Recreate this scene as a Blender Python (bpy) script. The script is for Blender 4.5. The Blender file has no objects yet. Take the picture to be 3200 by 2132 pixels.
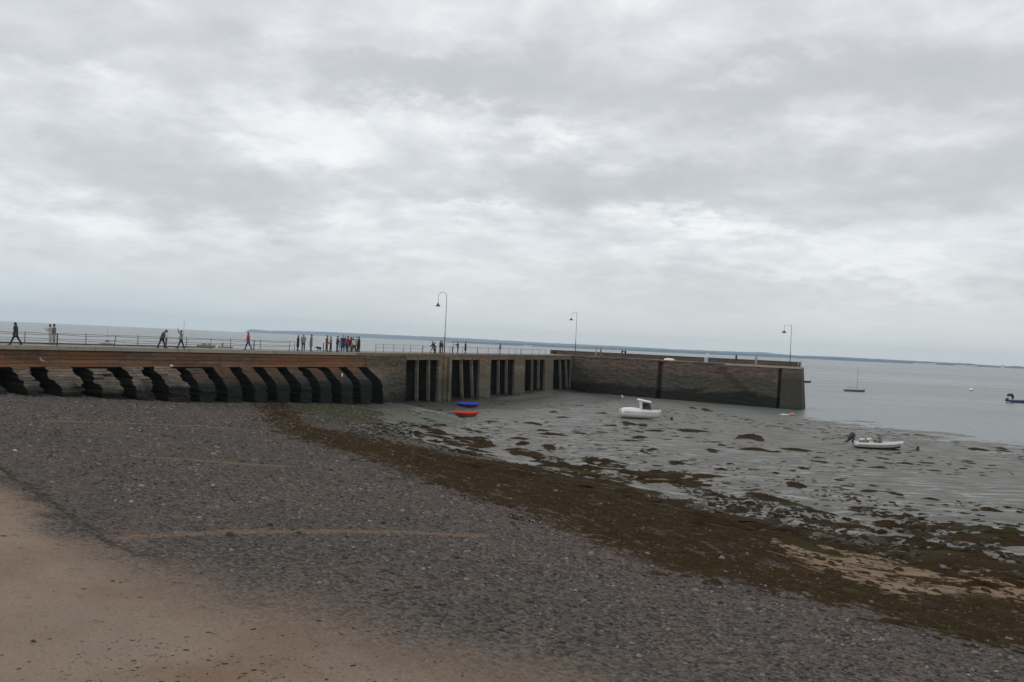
import bpy, bmesh, math, random
import numpy as np
from mathutils import Vector, Matrix
random.seed(7); RG = np.random.default_rng(7)
SC = bpy.context.scene; COL = SC.collection
# ------------------------------------------------------------------ camera
EYE = Vector((0, 0, 9.5)); FPX = 2771.0
ROLL = math.radians(2.61); PITCH = math.radians(0.165)
Rv = Vector((math.cos(ROLL), 0, math.sin(ROLL)))
U0 = Vector((-math.sin(ROLL), 0, math.cos(ROLL)))
Fv = (Vector((0, 1, 0)) * math.cos(PITCH) + U0 * math.sin(PITCH)).normalized()
Uv = Rv.cross(Fv).normalized(); Rv = Fv.cross(Uv).normalized()
cam = bpy.data.cameras.new("camera"); camo = bpy.data.objects.new("camera", cam); COL.objects.link(camo)
cam.sensor_width = 36; cam.lens = 36 * FPX / 3200; cam.clip_start = 0.5; cam.clip_end = 90000
camo.matrix_world = Matrix(((Rv.x, Uv.x, -Fv.x, EYE.x), (Rv.y, Uv.y, -Fv.y, EYE.y), (Rv.z, Uv.z, -Fv.z, EYE.z), (0, 0, 0, 1)))
SC.camera = camo
SC.view_settings.view_transform = 'Standard'; SC.view_settings.look = 'None'
SC.view_settings.exposure = 0.08; SC.view_settings.gamma = 1.0
try: SC.cycles.volume_bounces = 1; SC.cycles.volume_step_rate = 4
except Exception: pass

def ray(px, py): return (Fv + Rv * ((px - 1600) / FPX) + Uv * ((1066 - py) / FPX))
# ------------------------------------------------------------------ node helpers
def N(nt, t, ins=None, **kw):
    n = nt.nodes.new(t)
    for k, v in kw.items(): setattr(n, k, v)
    if ins:
        for k, v in ins.items():
            s = n.inputs[k]
            if isinstance(v, bpy.types.NodeSocket): nt.links.new(v, s)
            else:
                if isinstance(v, tuple) and len(v) == 3 and s.type == 'RGBA': v = (*v, 1)
                s.default_value = v
    return n
def M(nt, op, a, b=0.0, c=0.0, clamp=False):
    return N(nt, 'ShaderNodeMath', {0: a, 1: b, 2: c}, operation=op, use_clamp=clamp).outputs[0]
def MIX(nt, f, a, b, bt='MIX'):
    n = N(nt, 'ShaderNodeMix', None, data_type='RGBA', blend_type=bt)
    for i, v in ((0, f), (6, a), (7, b)):
        if isinstance(v, bpy.types.NodeSocket): nt.links.new(v, n.inputs[i])
        else: n.inputs[i].default_value = (*v, 1) if isinstance(v, tuple) and len(v) == 3 else v
    return n.outputs[2]
def SS(nt, v, lo, hi, a=0.0, b=1.0):
    return N(nt, 'ShaderNodeMapRange', {0: v, 1: lo, 2: hi, 3: a, 4: b}, interpolation_type='SMOOTHSTEP').outputs[0]
def NOISE(nt, vec, sc, det=4, rough=0.55, dist=0.0, out=0):
    return N(nt, 'ShaderNodeTexNoise', {'Vector': vec, 'Scale': sc, 'Detail': det, 'Roughness': rough, 'Distortion': dist}).outputs[out]
def MAP(nt, vec, sc=(1, 1, 1), loc=(0, 0, 0), rot=(0, 0, 0)):
    return N(nt, 'ShaderNodeMapping', {'Vector': vec, 'Scale': sc, 'Location': loc, 'Rotation': rot}).outputs[0]
def newmat(name):
    m = bpy.data.materials.new(name); m.use_nodes = True
    nt = m.node_tree; return m, nt, nt.nodes['Principled BSDF']
def POS(nt): return N(nt, 'ShaderNodeNewGeometry').outputs['Position']
# ------------------------------------------------------------------ world: overcast sky
w = bpy.data.worlds.new("World"); SC.world = w; w.use_nodes = True
nt = w.node_tree; bg = nt.nodes['Background']
SUN_EL, SUN_AZ = math.radians(42), math.radians(-78)      # weak light from behind the cloud, off to the left
sky = N(nt, 'ShaderNodeTexSky', None, sky_type='NISHITA', sun_disc=False, sun_elevation=SUN_EL, sun_rotation=SUN_AZ)
skyc = MIX(nt, 1.0, sky.outputs[0], (0.09, 0.09, 0.09), 'MULTIPLY')
D = N(nt, 'ShaderNodeTexCoord').outputs['Generated']
sx = N(nt, 'ShaderNodeSeparateXYZ', {0: D})
X, Y, Z = sx.outputs
el = M(nt, 'MULTIPLY', M(nt, 'ARCSINE', Z), 57.2958)
az = M(nt, 'MULTIPLY', M(nt, 'ARCTAN2', X, Y), 57.2958)
zz = M(nt, 'ADD', M(nt, 'MAXIMUM', Z, 0.0), 0.27)
pl = N(nt, 'ShaderNodeCombineXYZ', {0: M(nt, 'DIVIDE', X, zz), 1: M(nt, 'DIVIDE', Y, zz), 2: 0.37}).outputs[0]
n_big = NOISE(nt, MAP(nt, pl, (2.1, 2.1, 1), (3.1, 0.4, 0)), 1.0, 7, 0.55, 0.3)
n_mid = NOISE(nt, MAP(nt, pl, (6.0, 6.6, 1), (7.7, 2.2, 0)), 1.0, 6, 0.58, 0.5)
n_fin = NOISE(nt, MAP(nt, pl, (15, 17, 1), (1.7, 5.2, 0)), 1.0, 4, 0.6, 0.3)
wa = M(nt, 'MULTIPLY', M(nt, 'SUBTRACT', NOISE(nt, MAP(nt, pl, (4.5, 4.5, 1), (9, 9, 0)), 1.0, 5, 0.62), 0.5), 15.0)
wb = M(nt, 'MULTIPLY', M(nt, 'SUBTRACT', NOISE(nt, MAP(nt, pl, (4.5, 4.5, 1), (4, 2, 5)), 1.0, 5, 0.62), 0.5), 8.0)
azw = M(nt, 'ADD', az, wa); elw = M(nt, 'ADD', el, wb)
# anchored cloud masses: photo px, py, half sizes px, amount (negative = darker belly)
BLOBS = [(1500, 250, 480, 110, -.95), (2000, 560, 330, 60, -.7), (1800, 600, 300, 60, -.6), (2750, 240, 420, 90, -.7), (2300, 300, 250, 110, -.3),
         (300, 90, 420, 110, -.55), (450, 560, 420, 80, -.45), (1050, 600, 300, 60, -.5), (3000, 560, 300, 90, -.5), (250, 400, 300, 50, -.3),
         (950, 190, 120, 110, .5), (1300, 350, 170, 40, .7), (1600, 420, 260, 36, .6), (1250, 140, 150, 25, .4), (2350, 260, 200, 25, .6),
         (2600, 130, 500, 50, .25), (900, 390, 250, 60, .45), (600, 720, 700, 45, .3), (1500, 660, 300, 35, .5), (2250, 700, 250, 30, .6),
         (250, 240, 140, 25, .4), (2800, 420, 400, 60, .25), (2500, 850, 500, 25, .25), (1400, 60, 200, 60, .2), (2300, 980, 800, 22, -.22), (1900, 900, 500, 18, -.15), (3000, 920, 400, 20, -.25)]
acc = None
for (bx, by, hw, hh, am) in BLOBS:
    r = ray(bx, by).normalized(); a0 = math.degrees(math.atan2(r.x, r.y)); e0 = math.degrees(math.asin(r.z))
    da = M(nt, 'DIVIDE', M(nt, 'SUBTRACT', azw, a0), hw / FPX * 57.3 * 1.1)
    de = M(nt, 'DIVIDE', M(nt, 'SUBTRACT', elw, e0), hh / FPX * 57.3 * 1.2)
    q = M(nt, 'ADD', M(nt, 'MULTIPLY', da, da), M(nt, 'MULTIPLY', de, de))
    g = M(nt, 'MULTIPLY', M(nt, 'EXPONENT', M(nt, 'MULTIPLY', q, -1.0)), am)
    acc = g if acc is None else M(nt, 'ADD', acc, g)
v = M(nt, 'ADD', M(nt, 'MULTIPLY', M(nt, 'SUBTRACT', n_big, 0.5), 1.6), M(nt, 'MULTIPLY', M(nt, 'SUBTRACT', n_mid, 0.5), 0.8))
v = M(nt, 'ADD', v, M(nt, 'MULTIPLY', M(nt, 'SUBTRACT', n_fin, 0.5), 0.35))
v = M(nt, 'ADD', M(nt, 'MULTIPLY', v, SS(nt, el, 0, 6, 0.45, 1.0)), M(nt, 'MULTIPLY', acc, 0.72))
ramp = N(nt, 'ShaderNodeValToRGB', {0: M(nt, 'ADD', M(nt, 'MULTIPLY', v, 0.55), 0.51)})
cr = ramp.color_ramp; cr.interpolation = 'B_SPLINE'
cols = [(0.0, (.44, .455, .485)), (.3, (.50, .517, .547)), (.46, (.582, .60, .618)), (.56, (.64, .66, .68)), (.68, (.73, .75, .765)), (1, (.84, .85, .85))]
cr.elements[0].position = 0; cr.elements[0].color = (*cols[0][1], 1)
cr.elements[1].position = 1; cr.elements[1].color = (*cols[-1][1], 1)
for p_, c_ in cols[1:-1]:
    e = cr.elements.new(p_); e.color = (*c_, 1)
cl = ramp.outputs[0]
# left horizon is bluer and darker, right and middle a faint warm grey
hz = SS(nt, el, 0.0, 7.0, 1.0, 0.0)
hc = MIX(nt, SS(nt, az, -30, 5, 0, 1), (.48, .53, .58), (.60, .60, .585))
cl = MIX(nt, M(nt, 'MULTIPLY', hz, 0.75), cl, hc)
cl = MIX(nt, 0.04, cl, skyc)
below = SS(nt, el, -1.5, -0.2, 1, 0)
cl = MIX(nt, below, cl, (.2, .2, .2))
nt.links.new(cl, bg.inputs[0]); bg.inputs[1].default_value = 1.17
# ------------------------------------------------------------------ sun behind cloud
sl = bpy.data.lights.new("sun", 'SUN'); sl.energy = 0.6; sl.angle = math.radians(25); sl.color = (1, .97, .93)
so = bpy.data.objects.new("sun", sl); COL.objects.link(so)
sd = Vector((math.sin(SUN_AZ) * math.cos(SUN_EL), math.cos(SUN_AZ) * math.cos(SUN_EL), math.sin(SUN_EL)))
so.rotation_euler = sd.to_track_quat('Z', 'Y').to_euler(); so.location = (30, -20, 60)

# ------------------------------------------------------------------ object helpers
def mesh_np(name, V, F):
    me = bpy.data.meshes.new(name); V = np.asarray(V, np.float32)
    if isinstance(F, np.ndarray):
        k = F.shape[1]; me.vertices.add(len(V)); me.vertices.foreach_set('co', V.ravel())
        me.loops.add(F.size); me.loops.foreach_set('vertex_index', F.ravel().astype(np.int32))
        me.polygons.add(len(F)); me.polygons.foreach_set('loop_start', np.arange(0, F.size, k, dtype=np.int32))
        me.update(calc_edges=True); me.validate()
    else:
        me.from_pydata([tuple(map(float, v)) for v in V], [], F); me.update()
    return me
def setat(me, name, arr, dom='POINT'):
    a = me.attributes.new(name, 'FLOAT', dom); a.data.foreach_set('value', np.asarray(arr, np.float32).ravel())
def link(name, me, mat, parent=None, smooth=False):
    o = bpy.data.objects.new(name, me); COL.objects.link(o)
    if me is not None and mat is not None and len(me.materials) == 0: me.materials.append(mat)
    if smooth:
        me.polygons.foreach_set('use_smooth', [True] * len(me.polygons))
    if parent is not None: o.parent = parent
    return o
def tag(o, label=None, cat=None, group=None, kind=None):
    if label: o['label'] = label
    if cat: o['category'] = cat
    if group: o['group'] = group
    if kind: o['kind'] = kind
    return o
def empty(name, loc=(0, 0, 0), rz=0.0):
    o = bpy.data.objects.new(name, None); COL.objects.link(o); o.location = loc; o.rotation_euler = (0, 0, rz); o.empty_display_size = .2
    return o
class MB:
    """collects simple shapes into one mesh"""
    def __init__(s): s.V = []; s.F = []
    def add(s, V, F):
        n = len(s.V); s.V += [tuple(v) for v in V]; s.F += [tuple(i + n for i in f) for f in F]; return s
    def box(s, c, d, rz=0, rx=0, ry=0, bev=0):
        m = Matrix.Translation(c) @ Matrix.Rotation(rz, 4, 'Z') @ Matrix.Rotation(ry, 4, 'Y') @ Matrix.Rotation(rx, 4, 'X')
        hx, hy, hz_ = d[0] / 2, d[1] / 2, d[2] / 2
        if bev <= 0:
            P = [(a * hx, b * hy, c_ * hz_) for a in (-1, 1) for b in (-1, 1) for c_ in (-1, 1)]
            F = [(0, 1, 3, 2), (4, 6, 7, 5), (0, 4, 5, 1), (2, 3, 7, 6), (0, 2, 6, 4), (1, 5, 7, 3)]
            return s.add([m @ Vector(p) for p in P], F)
        bm = bmesh.new(); bmesh.ops.create_cube(bm, size=1)
        for v_ in bm.verts: v_.co = Vector((v_.co.x * d[0], v_.co.y * d[1], v_.co.z * d[2]))
        bmesh.ops.bevel(bm, geom=bm.edges[:], offset=bev, segments=2, affect='EDGES')
        bm.verts.index_update()
        s.add([m @ v_.co for v_ in bm.verts], [[v_.index for v_ in f.verts] for f in bm.faces]); bm.free(); return s
    def hull4(s, a, b, z0, z1, th):      # box between two plan points
        a = Vector(a[:2]); b = Vector(b[:2]); d = (b - a).normalized(); n = Vector((d.y, -d.x)) * th
        P = [a, b, b - n, a - n]
        V = [(p.x, p.y, z0) for p in P] + [(p.x, p.y, z1) for p in P]
        return s.add(V, [(0, 1, 5, 4), (1, 2, 6, 5), (2, 3, 7, 6), (3, 0, 4, 7), (4, 5, 6, 7), (3, 2, 1, 0)])
    def tube(s, pts, rad, n=8, cap=True, flat=1.0):
        pts = [Vector(p) for p in pts]
        if not hasattr(rad, '__len__'): rad = [rad] * len(pts)
        base = len(s.V); ref = None
        for i, p in enumerate(pts):
            t = (pts[min(i + 1, len(pts) - 1)] - pts[max(i - 1, 0)]).normalized()
            if ref is None: ref = Vector((0, 0, 1)) if abs(t.z) < .9 else Vector((1, 0, 0))
            a = t.cross(ref).normalized(); b = t.cross(a).normalized(); ref = -b if False else ref
            for k in range(n):
                an = 2 * math.pi * k / n; q = p + a * math.cos(an) * rad[i] + b * math.sin(an) * rad[i] * flat
                s.V.append(tuple(q))
        for i in range(len(pts) - 1):
            for k in range(n):
                k2 = (k + 1) % n
                s.F.append((base + i * n + k, base + i * n + k2, base + (i + 1) * n + k2, base + (i + 1) * n + k))
        if cap:
            s.F.append(tuple(base + k for k in range(n))[::-1]); e = base + (len(pts) - 1) * n
            s.F.append(tuple(e + k for k in range(n)))
        return s
    def cap(s, a, b, ra, rb, n=10, sc=(1, 1, 1)):     # capsule with round ends
        a = Vector(a); b = Vector(b); d = b - a; L = d.length
        t = d.normalized() if L > 1e-6 else Vector((0, 0, 1))
        pts = []; rad = []
        for k in range(4):
            an = math.pi / 2 * k / 4; pts.append(a - t * ra * math.cos(an)); rad.append(max(ra * math.sin(an), 1e-3))
        pts.append(a); rad.append(ra)
        if L > 1e-6: pts.append(b); rad.append(rb)
        for k in range(1, 5):
            an = math.pi / 2 * k / 4; pts.append(b + t * rb * math.sin(an)); rad.append(max(rb * math.cos(an), 1e-3))
        m = len(s.V); s.tube(pts, rad, n)
        if sc != (1, 1, 1):
            c = (a + b) / 2
            for i in range(m, len(s.V)):
                v_ = Vector(s.V[i]) - c; s.V[i] = (c.x + v_.x * sc[0], c.y + v_.y * sc[1], c.z + v_.z * sc[2])
        return s
    def lathe(s, prof, c=(0, 0, 0), n=16):
        base = len(s.V)
        for (r, z) in prof:
            for k in range(n):
                an = 2 * math.pi * k / n; s.V.append((c[0] + r * math.cos(an), c[1] + r * math.sin(an), c[2] + z))
        for i in range(len(prof) - 1):
            for k in range(n):
                k2 = (k + 1) % n; s.F.append((base + i * n + k, base + i * n + k2, base + (i + 1) * n + k2, base + (i + 1) * n + k))
        s.F.append(tuple(base + k for k in range(n))[::-1]); e = base + (len(prof) - 1) * n; s.F.append(tuple(e + k for k in range(n)))
        return s
    def mesh(s, name='mesh'):
        me = bpy.data.meshes.new(name); me.from_pydata(s.V, [], s.F); me.update(); return me
    def build(s, name, mat, parent=None, smooth=False, fix=True):
        me = s.mesh(name)
        if fix:
            bm = bmesh.new(); bm.from_mesh(me); bmesh.ops.recalc_face_normals(bm, faces=bm.faces[:]); bm.to_mesh(me); bm.free()
        return link(name, me, mat, parent, smooth)
def parent_keep(o, p):      # mesh data is in world space, parent stands elsewhere
    o.parent = p; o.matrix_parent_inverse = Matrix.Translation(p.location).inverted(); return o

# numpy value noise
def vn(x, y, seed=0):
    xi = np.floor(x); yi = np.floor(y); fx = x - xi; fy = y - yi; fx = fx * fx * (3 - 2 * fx); fy = fy * fy * (3 - 2 * fy)
    def h(a, b):
        q = np.sin(a * 127.1 + b * 311.7 + seed * 74.7) * 43758.5453; return q - np.floor(q)
    return (h(xi, yi) * (1 - fx) + h(xi + 1, yi) * fx) * (1 - fy) + (h(xi, yi + 1) * (1 - fx) + h(xi + 1, yi + 1) * fx) * fy
def fbm(x, y, o=4, seed=0):
    s = 0; a = .5; t = 0
    for i in range(o): s = s + a * vn(x * 2 ** i, y * 2 ** i, seed + i); t += a; a *= .5
    return s / t - .5
# ------------------------------------------------------------------ plan of the place
DECK = 7.5
A1 = Vector((-19.0, 108.0)); DA = Vector((22, 38)).normalized(); A0 = A1 - DA * 75
B1 = Vector((13.3, 193.7)); DB = (B1 - A1).normalized()
C1 = Vector((53.6, 164.0)); DC = (C1 - B1).normalized()
NA = Vector((DA.y, -DA.x)); NB = Vector((DB.y, -DB.x)); NC = Vector((DC.y, -DC.x))     # towards the harbour
def sdist(x, y):    # metres up the beach from the edge of the mud
    return -0.894 * x - 0.449 * y + 35.4
def hfun(x, y):
    s = sdist(x, y)
    z = np.where(s > 0, np.where(s < 12, .12 * s, 1.44 + .085 * (s - 12)), 0.0047 * s)
    z = np.where(s > 42, 3.99 + .05 * (s - 42), z)
    z = np.where(s < -80, -.376 + .02 * (s + 80), z)
    z = z + .10 * np.exp(-(s / 3.0) ** 2)
    # gentle undulation, stronger on the mud fringe
    z = z + .10 * fbm(x * .12, y * .12, 3, 3) + np.where(s > -40, .07, .025) * fbm(x * .55, y * .55, 4, 9) * 1.4
    z = z + np.clip(-s / 8, 0, 1) * np.clip((s + 85) / 20, .25, 1) * .085 * np.clip(fbm(x * .22 + y * .05, y * .75, 5, 55) * 2.2, -.6, 1)
    fr = np.exp(-((s + 4) / 9.0) ** 2)
    z = z + fr * .22 * np.clip(fbm(x * .8, y * .45, 4, 21) * 2, -.3, 1)
    # shingle and mud banked up against the foot of the pier
    tA = (x - A1.x) * DA.x + (y - A1.y) * DA.y; oA = (x - A1.x) * NA.x + (y - A1.y) * NA.y
    zA = np.interp(tA, [-60, -45, -25, -12, -2, 2], [4.2, 3.6, 2.5, 1.98, 1.5, 1.4])
    z = np.where((tA < 6) & (oA > -6), np.maximum(z, zA - .11 * np.maximum(oA - 2.8, 0) + .12 * fbm(x * .5, y * .5, 3, 4)), z)
    tB = (x - A1.x) * DB.x + (y - A1.y) * DB.y; oB = (x - A1.x) * NB.x + (y - A1.y) * NB.y
    zB = np.interp(tB, [-6, 0, 9, 20, 32, 50, 70, 90], [1.4, 1.4, .95, .45, .35, .15, .0, -.05])
    z = np.where((tB > -6) & (oB > -5), np.maximum(z, zB - .10 * np.maximum(oB - .5, 0) + .10 * fbm(x * .5, y * .5, 3, 6)), z)
    # mound of mud in the inner corner of the pier
    z = z + .45 * np.exp(-((x - 9) ** 2 / 60 + (y - 176) ** 2 / 160))
    # gravel heaped against the wall at the left
    # outside the harbour everything is under water
    def side(P, Dv):   # positive = behind the line
        return (x - P.x) * Dv.y * -1 + (y - P.y) * Dv.x
    a = side(A1, DA); b = side(A1, DB); c = side(B1, DC)
    out = np.maximum(np.minimum(a, b), c)
    out = np.minimum(out, np.where(x > C1.x, -1, out))
    z = np.where(out > 4, np.minimum(z, -1.6), z)
    return z
def gz(x, y): return float(hfun(np.array([x], float), np.array([y], float))[0])
def ground(px, py):
    d = ray(px, py); t = 60.0
    lo, hi = 8.0, 400.0
    for i in range(34):
        t = (lo + hi) / 2; p = EYE + d * t
        if p.z > gz(p.x, p.y): lo = t
        else: hi = t
    p = EYE + d * lo; return Vector((p.x, p.y, gz(p.x, p.y)))
def onz(px, py, z):
    d = ray(px, py); t = (z - EYE.z) / d.z; return EYE + d * t
def onwall(px, py, P, Dv):
    n = Vector((Dv.y, -Dv.x)); d = ray(px, py); t = (n.dot(P) - n.dot(Vector((EYE.x, EYE.y)))) / (n.x * d.x + n.y * d.y)
    return EYE + d * t
def ondeck(px, off, z=DECK):
    """point of the deck seen in photo column px, off metres behind the near edge"""
    for P, Dv, L in ((A1, DA, 'A'), (A1, DB, 'B'), (B1, DC, 'C')):
        n = Vector((Dv.y, -Dv.x)); Q = P - n * off
        for it in range(1):
            t_y = 1100
            for k in range(6):
                p = onwall(px, t_y, Q, Dv); pr = proj(Vector((p.x, p.y, z))); t_y = pr[1]
        s = (Vector((p.x, p.y)) - Q).dot(Dv)
        if L == 'A' and s < 0: return Vector((p.x, p.y, z)), Dv
        if L == 'B' and -2 < s < (B1 - A1).length: return Vector((p.x, p.y, z)), Dv
        if L == 'C': return Vector((p.x, p.y, z)), Dv
def proj(p):
    v_ = Vector(p) - EYE; f = v_.dot(Fv); return (1600 + FPX * v_.dot(Rv) / f, 1066 - FPX * v_.dot(Uv) / f, f)
# ------------------------------------------------------------------ ground
def seg_sd(x, y, poly, closed=True):
    """signed distance, positive inside"""
    d = np.full(x.shape, 1e9); ins = np.zeros(x.shape, bool); n = len(poly)
    for i in range(n if closed else n - 1):
        ax, ay = poly[i]; bx, by = poly[(i + 1) % n]
        ex, ey = bx - ax, by - ay; t = np.clip(((x - ax) * ex + (y - ay) * ey) / (ex * ex + ey * ey + 1e-9), 0, 1)
        d = np.minimum(d, np.hypot(x - ax - t * ex, y - ay - t * ey))
        if closed and abs(by - ay) > 1e-9:
            c = ((ay > y) != (by > y)) & (x < (bx - ax) * (y - ay) / (by - ay) + ax); ins ^= c
    return np.where(ins, d, -d) if closed else d
def gp(L): return [tuple(ground(*p)[:2]) for p in L]
sand_p = gp([(-60, 1430), (0, 1462), (100, 1530), (190, 1590), (290, 1668), (400, 1720), (560, 1770), (740, 1835), (1000, 1905), (1300, 1990), (1600, 2060), (1900, 2125)]) + [(3, 14), (-2, 2), (-45, 2), (-70, 30)]
up = [(560, 1266), (640, 1288), (760, 1318), (860, 1350), (1000, 1392), (1150, 1440), (1300, 1500), (1500, 1560), (1650, 1615), (1850, 1710), (2050, 1790), (2300, 1835), (2500, 1880), (2800, 1950), (3200, 2040), (3400, 2090)]
lo = [(3400, 1830), (3200, 1785), (2950, 1735), (2700, 1690), (2450, 1650), (2250, 1610), (2050, 1560), (1850, 1512), (1650, 1470), (1450, 1425), (1300, 1392), (1150, 1362), (1000, 1335), (860, 1302), (760, 1284), (680, 1268)]
weed_p = gp(up + lo)
green_p = gp([(640, 1266), (900, 1268), (1180, 1276), (1330, 1288), (1440, 1308), (1430, 1338), (1300, 1345), (1150, 1335), (1000, 1322), (850, 1300), (720, 1280)])
mudedge = gp([(1120, 1272), (1200, 1290), (1180, 1330), (1330, 1385), (1500, 1420), (1750, 1480), (2000, 1540), (2250, 1595), (2450, 1640), (2700, 1680), (3000, 1740), (3400, 1815)])
mud_p = mudedge + [(150, 20), (400, 20), (400, 330), (20, 330), (-16, 125)]
fringe = gp([(1100, 1330), (1300, 1330), (1500, 1390), (1720, 1440), (2000, 1490), (2250, 1560), (2600, 1600), (2900, 1640), (3200, 1690), (3400, 1720), (3400, 1860), (3200, 1800), (2900, 1750), (2600, 1700), (2300, 1630), (2000, 1560), (1600, 1470), (1400, 1430), (1200, 1380)])
tan_p = gp([(2400, 1678), (2560, 1700), (2760, 1745), (3000, 1780), (3230, 1820), (3400, 1850), (3400, 1905), (3150, 1868), (2950, 1850), (2800, 1862), (2740, 1838), (2620, 1800), (2480, 1745)])
dark_p = gp([(1130, 1262), (1300, 1262), (1440, 1262), (1560, 1250), (1700, 1238), (1790, 1228), (1950, 1246), (1900, 1262), (1760, 1275), (1600, 1282), (1500, 1280), (1380, 1288), (1250, 1285), (1150, 1275)])
lines = [gp([(150, 1316), (300, 1320), (450, 1325), (620, 1331), (720, 1340)]), gp([(430, 1428), (600, 1437), (760, 1450), (890, 1458)]),
         gp([(380, 1682), (560, 1668), (800, 1662), (1050, 1660), (1300, 1664), (1500, 1672)])]
def axis(parts):
    o = []
    for a, b, st in parts: o += list(np.arange(a, b, st))
    return np.array(o)
xs = axis([(-420, -60, 6), (-60, -44, 1), (-44, 40, .28), (40, 90, .7), (90, 420, 8)]); ys = axis([(-20, 8, 2), (8, 60, .26), (60, 125, .35), (125, 215, .8), (215, 420, 8)])
GX, GY = np.meshgrid(xs, ys); gx = GX.ravel(); gy = GY.ravel(); gzv = hfun(gx, gy)
V = np.stack([gx, gy, gzv], 1); nx = len(xs); ny = len(ys)
I = np.arange(nx * ny).reshape(ny, nx); Fq = np.stack([I[:-1, :-1], I[:-1, 1:], I[1:, 1:], I[1:, :-1]], -1).reshape(-1, 4)
att = {'d_sand': seg_sd(gx, gy, sand_p), 'd_weed': seg_sd(gx, gy, weed_p), 'd_green': seg_sd(gx, gy, green_p), 'd_mud': seg_sd(gx, gy, mud_p),
       'd_fringe': seg_sd(gx, gy, fringe), 'd_tan': seg_sd(gx, gy, tan_p), 'd_dark': seg_sd(gx, gy, dark_p), 'd_line': np.minimum(np.minimum(seg_sd(gx, gy, lines[0], False), seg_sd(gx, gy, lines[1], False)), seg_sd(gx, gy, lines[2], False))}
inside_mud = att['d_mud'][Fq].mean(1) > 0

gm, nt, bs = newmat("shore_ground")
P = POS(nt)
def AT(n): return N(nt, 'ShaderNodeAttribute', None, attribute_name=n).outputs['Fac']
n1 = NOISE(nt, P, .35, 5, .6); n2 = NOISE(nt, P, 1.6, 6, .65); n3 = NOISE(nt, P, 7, 4, .7); n4 = NOISE(nt, P, 24, 3, .6)
shore = MAP(nt, P, (1, 1, 1), rot=(0, 0, math.radians(63)))       # x axis along the strand line
nst = NOISE(nt, MAP(nt, shore, (.45, 1.6, 1)), 1.0, 6, .65)       # streaks laid along the tide lines
nst2 = NOISE(nt, MAP(nt, shore, (1.4, 5, 1)), 1.0, 5, .7)
def thr(at, amp_list, soft, off=0.0):
    v = AT(at)
    for nz, a in amp_list: v = M(nt, 'ADD', v, M(nt, 'MULTIPLY', M(nt, 'SUBTRACT', nz, .5), a))
    v = M(nt, 'ADD', v, off)
    if not isinstance(soft, float): v = M(nt, 'DIVIDE', v, soft); soft = 1.0
    return SS(nt, v, -soft, soft)
# gravel
vor = N(nt, 'ShaderNodeTexVoronoi', {'Vector': P, 'Scale': 9.0, 'Randomness': 1.0}, feature='F1')
vor2 = N(nt, 'ShaderNodeTexVoronoi', {'Vector': P, 'Scale': 22.0}, feature='F1')
cellr = N(nt, 'ShaderNodeSeparateColor', {0: vor.outputs['Color']}).outputs
cell2 = N(nt, 'ShaderNodeSeparateColor', {0: vor2.outputs['Color']}).outputs
gA = MIX(nt, SS(nt, NOISE(nt, P, .16, 5, .6), .40, .60), (.105, .099, .091), (.145, .115, .105))
gA = MIX(nt, SS(nt, n2, .3, .7), gA, MIX(nt, n3, (.068, .070, .065), (.148, .122, .106)))
grav = MIX(nt, .9, gA, MIX(nt, cellr[0], (.20, .20, .20), (.72, .70, .69)), 'OVERLAY')
grav = MIX(nt, M(nt, 'MULTIPLY', SS(nt, cell2[0], 0.95, 0.98), .6), grav, (.24, .22, .20))
grav = MIX(nt, M(nt, 'MULTIPLY', SS(nt, cell2[1], 0.2, 0.0), .5), grav, (.035, .033, .033))
grav = MIX(nt, M(nt, 'MULTIPLY', SS(nt, cellr[1], .93, .99), .5), grav, (.17, .115, .065))
# sand
sand = MIX(nt, SS(nt, n1, .4, .68), (.335, .272, .225), (.275, .205, .160))
sand = MIX(nt, M(nt, 'MULTIPLY', SS(nt, NOISE(nt, P, .22, 3), .5, .65), .6), sand, (.30, .262, .228))
sand = MIX(nt, .5, sand, MIX(nt, n4, (.12, .09, .07), (.4, .34, .27)), 'OVERLAY')
sand = MIX(nt, M(nt, 'MULTIPLY', SS(nt, NOISE(nt, MAP(nt, P, (3, 3, 3), rot=(0, 0, .5)), 1, 5, .75), .58, .66), .6), sand, (.10, .072, .055))
PX = N(nt, 'ShaderNodeSeparateXYZ', {0: P}).outputs[0]
f_sand = thr('d_sand', [(n1, 4), (n2, 2.2), (n3, 2.0)], SS(nt, PX, -15, -5, .7, 3.4), -.9)
col = MIX(nt, f_sand, grav, sand)
# dark line of debris where the sand meets the shingle
edge = SS(nt, M(nt, 'ABSOLUTE', M(nt, 'ADD', AT('d_sand'), M(nt, 'MULTIPLY', M(nt, 'SUBTRACT', n2, .5), 1.2))), .28, .05)
edge = M(nt, 'MULTIPLY', edge, M(nt, 'MULTIPLY', SS(nt, n3, .40, .56), SS(nt, PX, -6, -12, 0, 1))); col = MIX(nt, M(nt, 'MULTIPLY', edge, .8), col, (.035, .032, .026))
# rusty shell sand drifted in lines
ln = SS(nt, M(nt, 'SUBTRACT', AT('d_line'), M(nt, 'MULTIPLY', M(nt, 'SUBTRACT', n2, .5), .5)), .45, .1)
ln = M(nt, 'MULTIPLY', ln, SS(nt, M(nt, 'ADD', n3, M(nt, 'MULTIPLY', n4, .5)), .55, .85)); col = MIX(nt, M(nt, 'MULTIPLY', ln, .75), col, (.25, .165, .105))
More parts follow.
